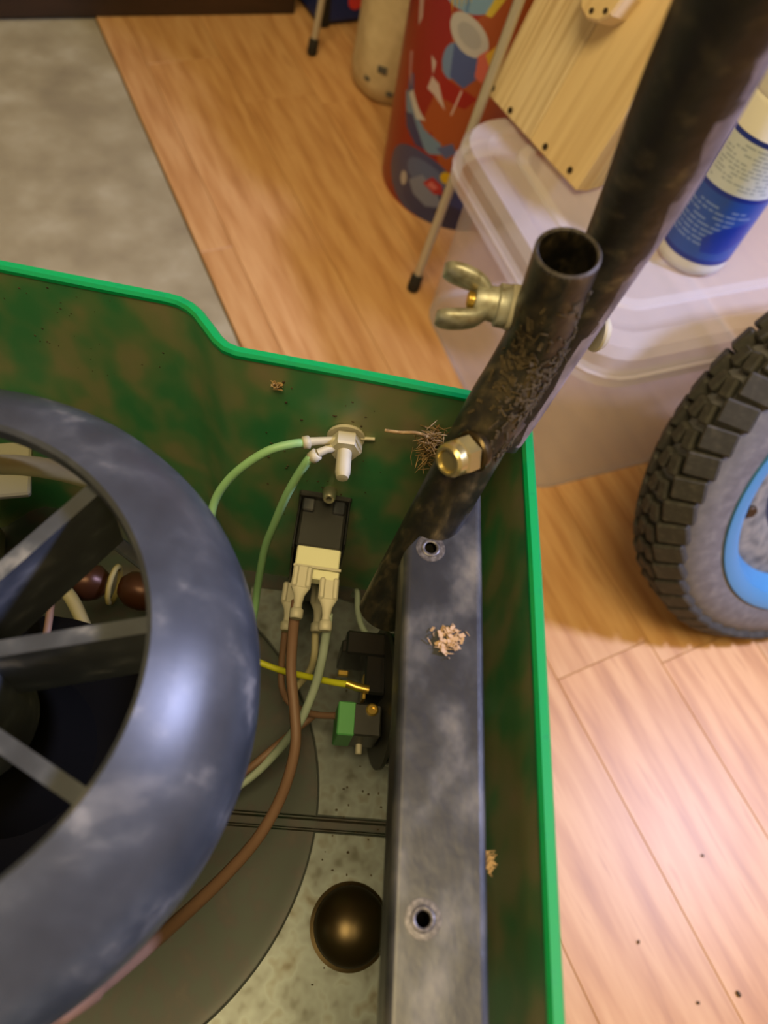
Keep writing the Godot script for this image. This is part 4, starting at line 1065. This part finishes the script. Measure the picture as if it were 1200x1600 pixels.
func stand() -> void:
	var t := thing("folding_stand", "folding stand on thin silver legs with black rubber feet beside the red bin", "stand")
	var dir := Vector3(0.0369, 0.296, -0.0496).normalized()
	var feet := [Vector3(0.0985, 0.0, -0.6932), Vector3(-0.0745, 0.0, -1.1601)]
	var tops := []
	for f in feet:
		tops.append(f + dir * 0.66)
		named(t, "leg", [ptube([f + dir * 0.012, f + dir * 0.66], 0.0052, 16)], mats.satin_metal)
		var leg := t.get_child(t.get_child_count() - 1)
		part(leg, "rubber_foot", [plathe([Vector2(0, 0.0), Vector2(0.0068, 0.0), Vector2(0.0078, 0.003), Vector2(0.0074, 0.020), Vector2(0.0060, 0.022), Vector2(0, 0.022)], 20, Transform3D(frame(f, dir).basis, f + Vector3(0, 0.002, 0)))], mats.foot_rubber)
	part(t, "top_rail", [ptube([tops[0], tops[1]], 0.006, 16)], mats.satin_metal)
	var prop := Vector3(0.30, 0.0, -1.17)
	named(t, "leg", [ptube([prop, tops[0].lerp(tops[1], 0.5)], 0.0052, 16)], mats.satin_metal)

func sack_and_bag() -> void:
	var s := thing("cloth_sack", "cream cloth sack with dark printed marks beside the red bin", "sack")
	var prof := [[0.0, 0.070], [0.006, 0.078], [0.03, 0.083], [0.08, 0.082], [0.14, 0.078], [0.20, 0.074], [0.26, 0.066], [0.31, 0.050], [0.34, 0.030], [0.36, 0.036], [0.37, 0.030]]
	var rings := []
	for p in prof:
		var pl := PackedVector2Array()
		for k in 40:
			var a := TAU * k / 40.0
			var r: float = p[1] * (1.0 + 0.05 * sin(3.0 * a + p[0] * 20.0) + 0.025 * sin(7.0 * a - p[0] * 31.0))
			pl.append(Vector2(cos(a) * r * 0.86, sin(a) * r))
		rings.append([pl, p[0]])
	var lf := loft(rings)
	for i in lf.g.size(): lf.g[i] = 0
	s.position = Vector3(0.0600, 0, -1.135)
	part(s, "cloth", [lf, cap(rings[0][0], 0.001), cap(rings[-1][0], 0.368)], mats.canvas)
	for q in [[112.0, 0.055, 0.014, 0.010], [128.0, 0.035, 0.009, 0.006], [100.0, 0.022, 0.010, 0.007]]:
		var a := deg_to_rad(q[0])
		var d := Vector3(cos(a) * 0.86, 0, sin(a))
		var r0 := 0.083 * (1.0 + 0.05 * sin(3.0 * a + q[1] * 20.0) + 0.025 * sin(7.0 * a - q[1] * 31.0))
		named(s, "printed_mark", [pbox(Vector3(q[2], q[3], 0.0012), 0.0004, Transform3D(Basis.looking_at(-d.normalized(), Vector3.UP), d * r0 + Vector3(0, q[1], 0)))], mats.print_grey)
	var b := thing("blue_bag", "dark blue bag with a red dot behind the far stand leg", "bag")
	var bm := pbox(Vector3(0.090, 0.15, 0.10), 0.010)
	b.transform = at(-0.0580, 0.0, -1.301, 0.52)
	part(b, "body", [moved(bm, at(0, 0.075, 0))], mats.blue_bag)
	part(b, "red_dot", [cyl(0.013, 0.002, 28, 0.0005, frame(Vector3(0.018, 0.036, 0.0495), Vector3(0, 0, 1)))], mats.red_dot)
	part(b, "dark_strap", [pbox(Vector3(0.016, 0.152, 0.104), 0.003, at(-0.032, 0.0762, 0))], mats.foot_rubber)

# ---------------------------------------------------------------- dried grass and crumbs
func straws(o: Vector3, n: int, spread: Vector3, len0: float, len1: float, r: float) -> Array:
	var out := []
	for k in n:
		var c := o + Vector3(rng.randfn(0, 1) * spread.x, rng.randfn(0, 1) * spread.y, rng.randfn(0, 1) * spread.z)
		var d := Vector3(rng.randfn(0, 1), rng.randfn(0, 0.7), rng.randfn(0, 0.7)).normalized() * rng.randf_range(len0, len1)
		var bend := Vector3(rng.randfn(0, 1), rng.randfn(0, 1), rng.randfn(0, 1)) * len0 * 0.15
		out.append(psweep([c - d / 2, c + bend, c + d / 2], [r * 0.5, r, r * 0.4], [r * 0.5, r, r * 0.4], Vector3.ZERO, 5))
	return out

func flakes(o: Vector3, n: int, spread: Vector3, size: float) -> Array:
	var out := []
	for k in n:
		var c := o + Vector3(rng.randfn(0, 1) * spread.x, absf(rng.randfn(0, 1)) * spread.y, rng.randfn(0, 1) * spread.z)
		var b := Basis.from_euler(Vector3(rng.randfn(0, 0.5), rng.randf() * TAU, rng.randfn(0, 0.5)))
		out.append(pbox(Vector3(size * rng.randf_range(0.6, 1.5), 0.00015, size * rng.randf_range(0.3, 0.7)), 0.00005, Transform3D(b, c)))
	return out

func debris() -> void:
	var a := part(self, "dried_grass", straws(Vector3(0.0465, 0.4130, -0.1690), 190, Vector3(0.0024, 0.0050, 0.0018), 0.003, 0.010, 0.00022) + [ptube(curve([Vector3(0.0270, 0.4165, -0.1705), Vector3(0.033, 0.4175, -0.1698), Vector3(0.040, 0.419, -0.1695), Vector3(0.046, 0.417, -0.169)]), 0.0007, 7)], mats.straw)
	tag(a, "clump of dried grass with a long stalk wedged beside the black tube", "dried grass"); a.set_meta("kind", "stuff")
	var b := part(self, "dried_grass_001", straws(Vector3(0.0505, 0.4310, -0.0815), 26, Vector3(0.0026, 0.0003, 0.0028), 0.002, 0.005, 0.00022) + flakes(Vector3(0.0508, 0.4307, -0.0812), 34, Vector3(0.0022, 0.0004, 0.0024), 0.0026), mats.pale_chaff)
	tag(b, "pale scrap of dried grass lying on the black bar", "dried grass"); b.set_meta("kind", "stuff")
	var c := part(self, "dried_grass_002", straws(Vector3(-0.0163, 0.4265, -0.1775), 20, Vector3(0.0010, 0.0014, 0.0005), 0.002, 0.004, 0.0003) + flakes(Vector3(-0.0163, 0.4262, -0.1776), 10, Vector3(0.0010, 0.0014, 0.0004), 0.002), mats.straw)
	tag(c, "small tuft of dried grass stuck under the rim above the earth stud", "dried grass"); c.set_meta("kind", "stuff")
	var d := part(self, "dried_grass_003", straws(Vector3(0.0640, 0.4250, -0.0190), 14, Vector3(0.0006, 0.0010, 0.0018), 0.002, 0.005, 0.00025) + flakes(Vector3(0.0636, 0.4250, -0.0185), 12, Vector3(0.0005, 0.0010, 0.0016), 0.002), mats.pale_chaff)
	tag(d, "pale wisp of dried grass between the black bar and the right wall", "dried grass"); d.set_meta("kind", "stuff")
	var e := part(self, "dried_grass_004", straws(Vector3(0.0560, 0.4385, -0.1465), 60, Vector3(0.0022, 0.0010, 0.0018), 0.002, 0.005, 0.00025), mats.straw)
	tag(e, "dried grass packed under the lock nut at the end of the bar", "dried grass"); e.set_meta("kind", "stuff")
	var spots := [Vector3(0.3748, 0, -0.0696), Vector3(0.3079, 0, -0.0016), Vector3(0.3880, 0, 0.0303), Vector3(0.3525, 0, 0.0377)]
	var says := ["tiny brown crumb on the floor, the farthest one below the wheel", "tiny brown crumb on the floor nearest the green rim", "largest brown crumb on the floor in the bottom right corner", "tiny brown crumb on the floor just left of the largest crumb"]
	for k in 4:
		var o := part(self, numbered("crumb", self), [ball(Vector3(0.0016, 0.0009, 0.0012) * (1.6 if k == 2 else 1.0), at(spots[k].x, 0.0009, spots[k].z, k * 1.1), 6, 9)], mats.screw_steel)
		tag(o, says[k], "crumb", "crumbs on the laminate floor")
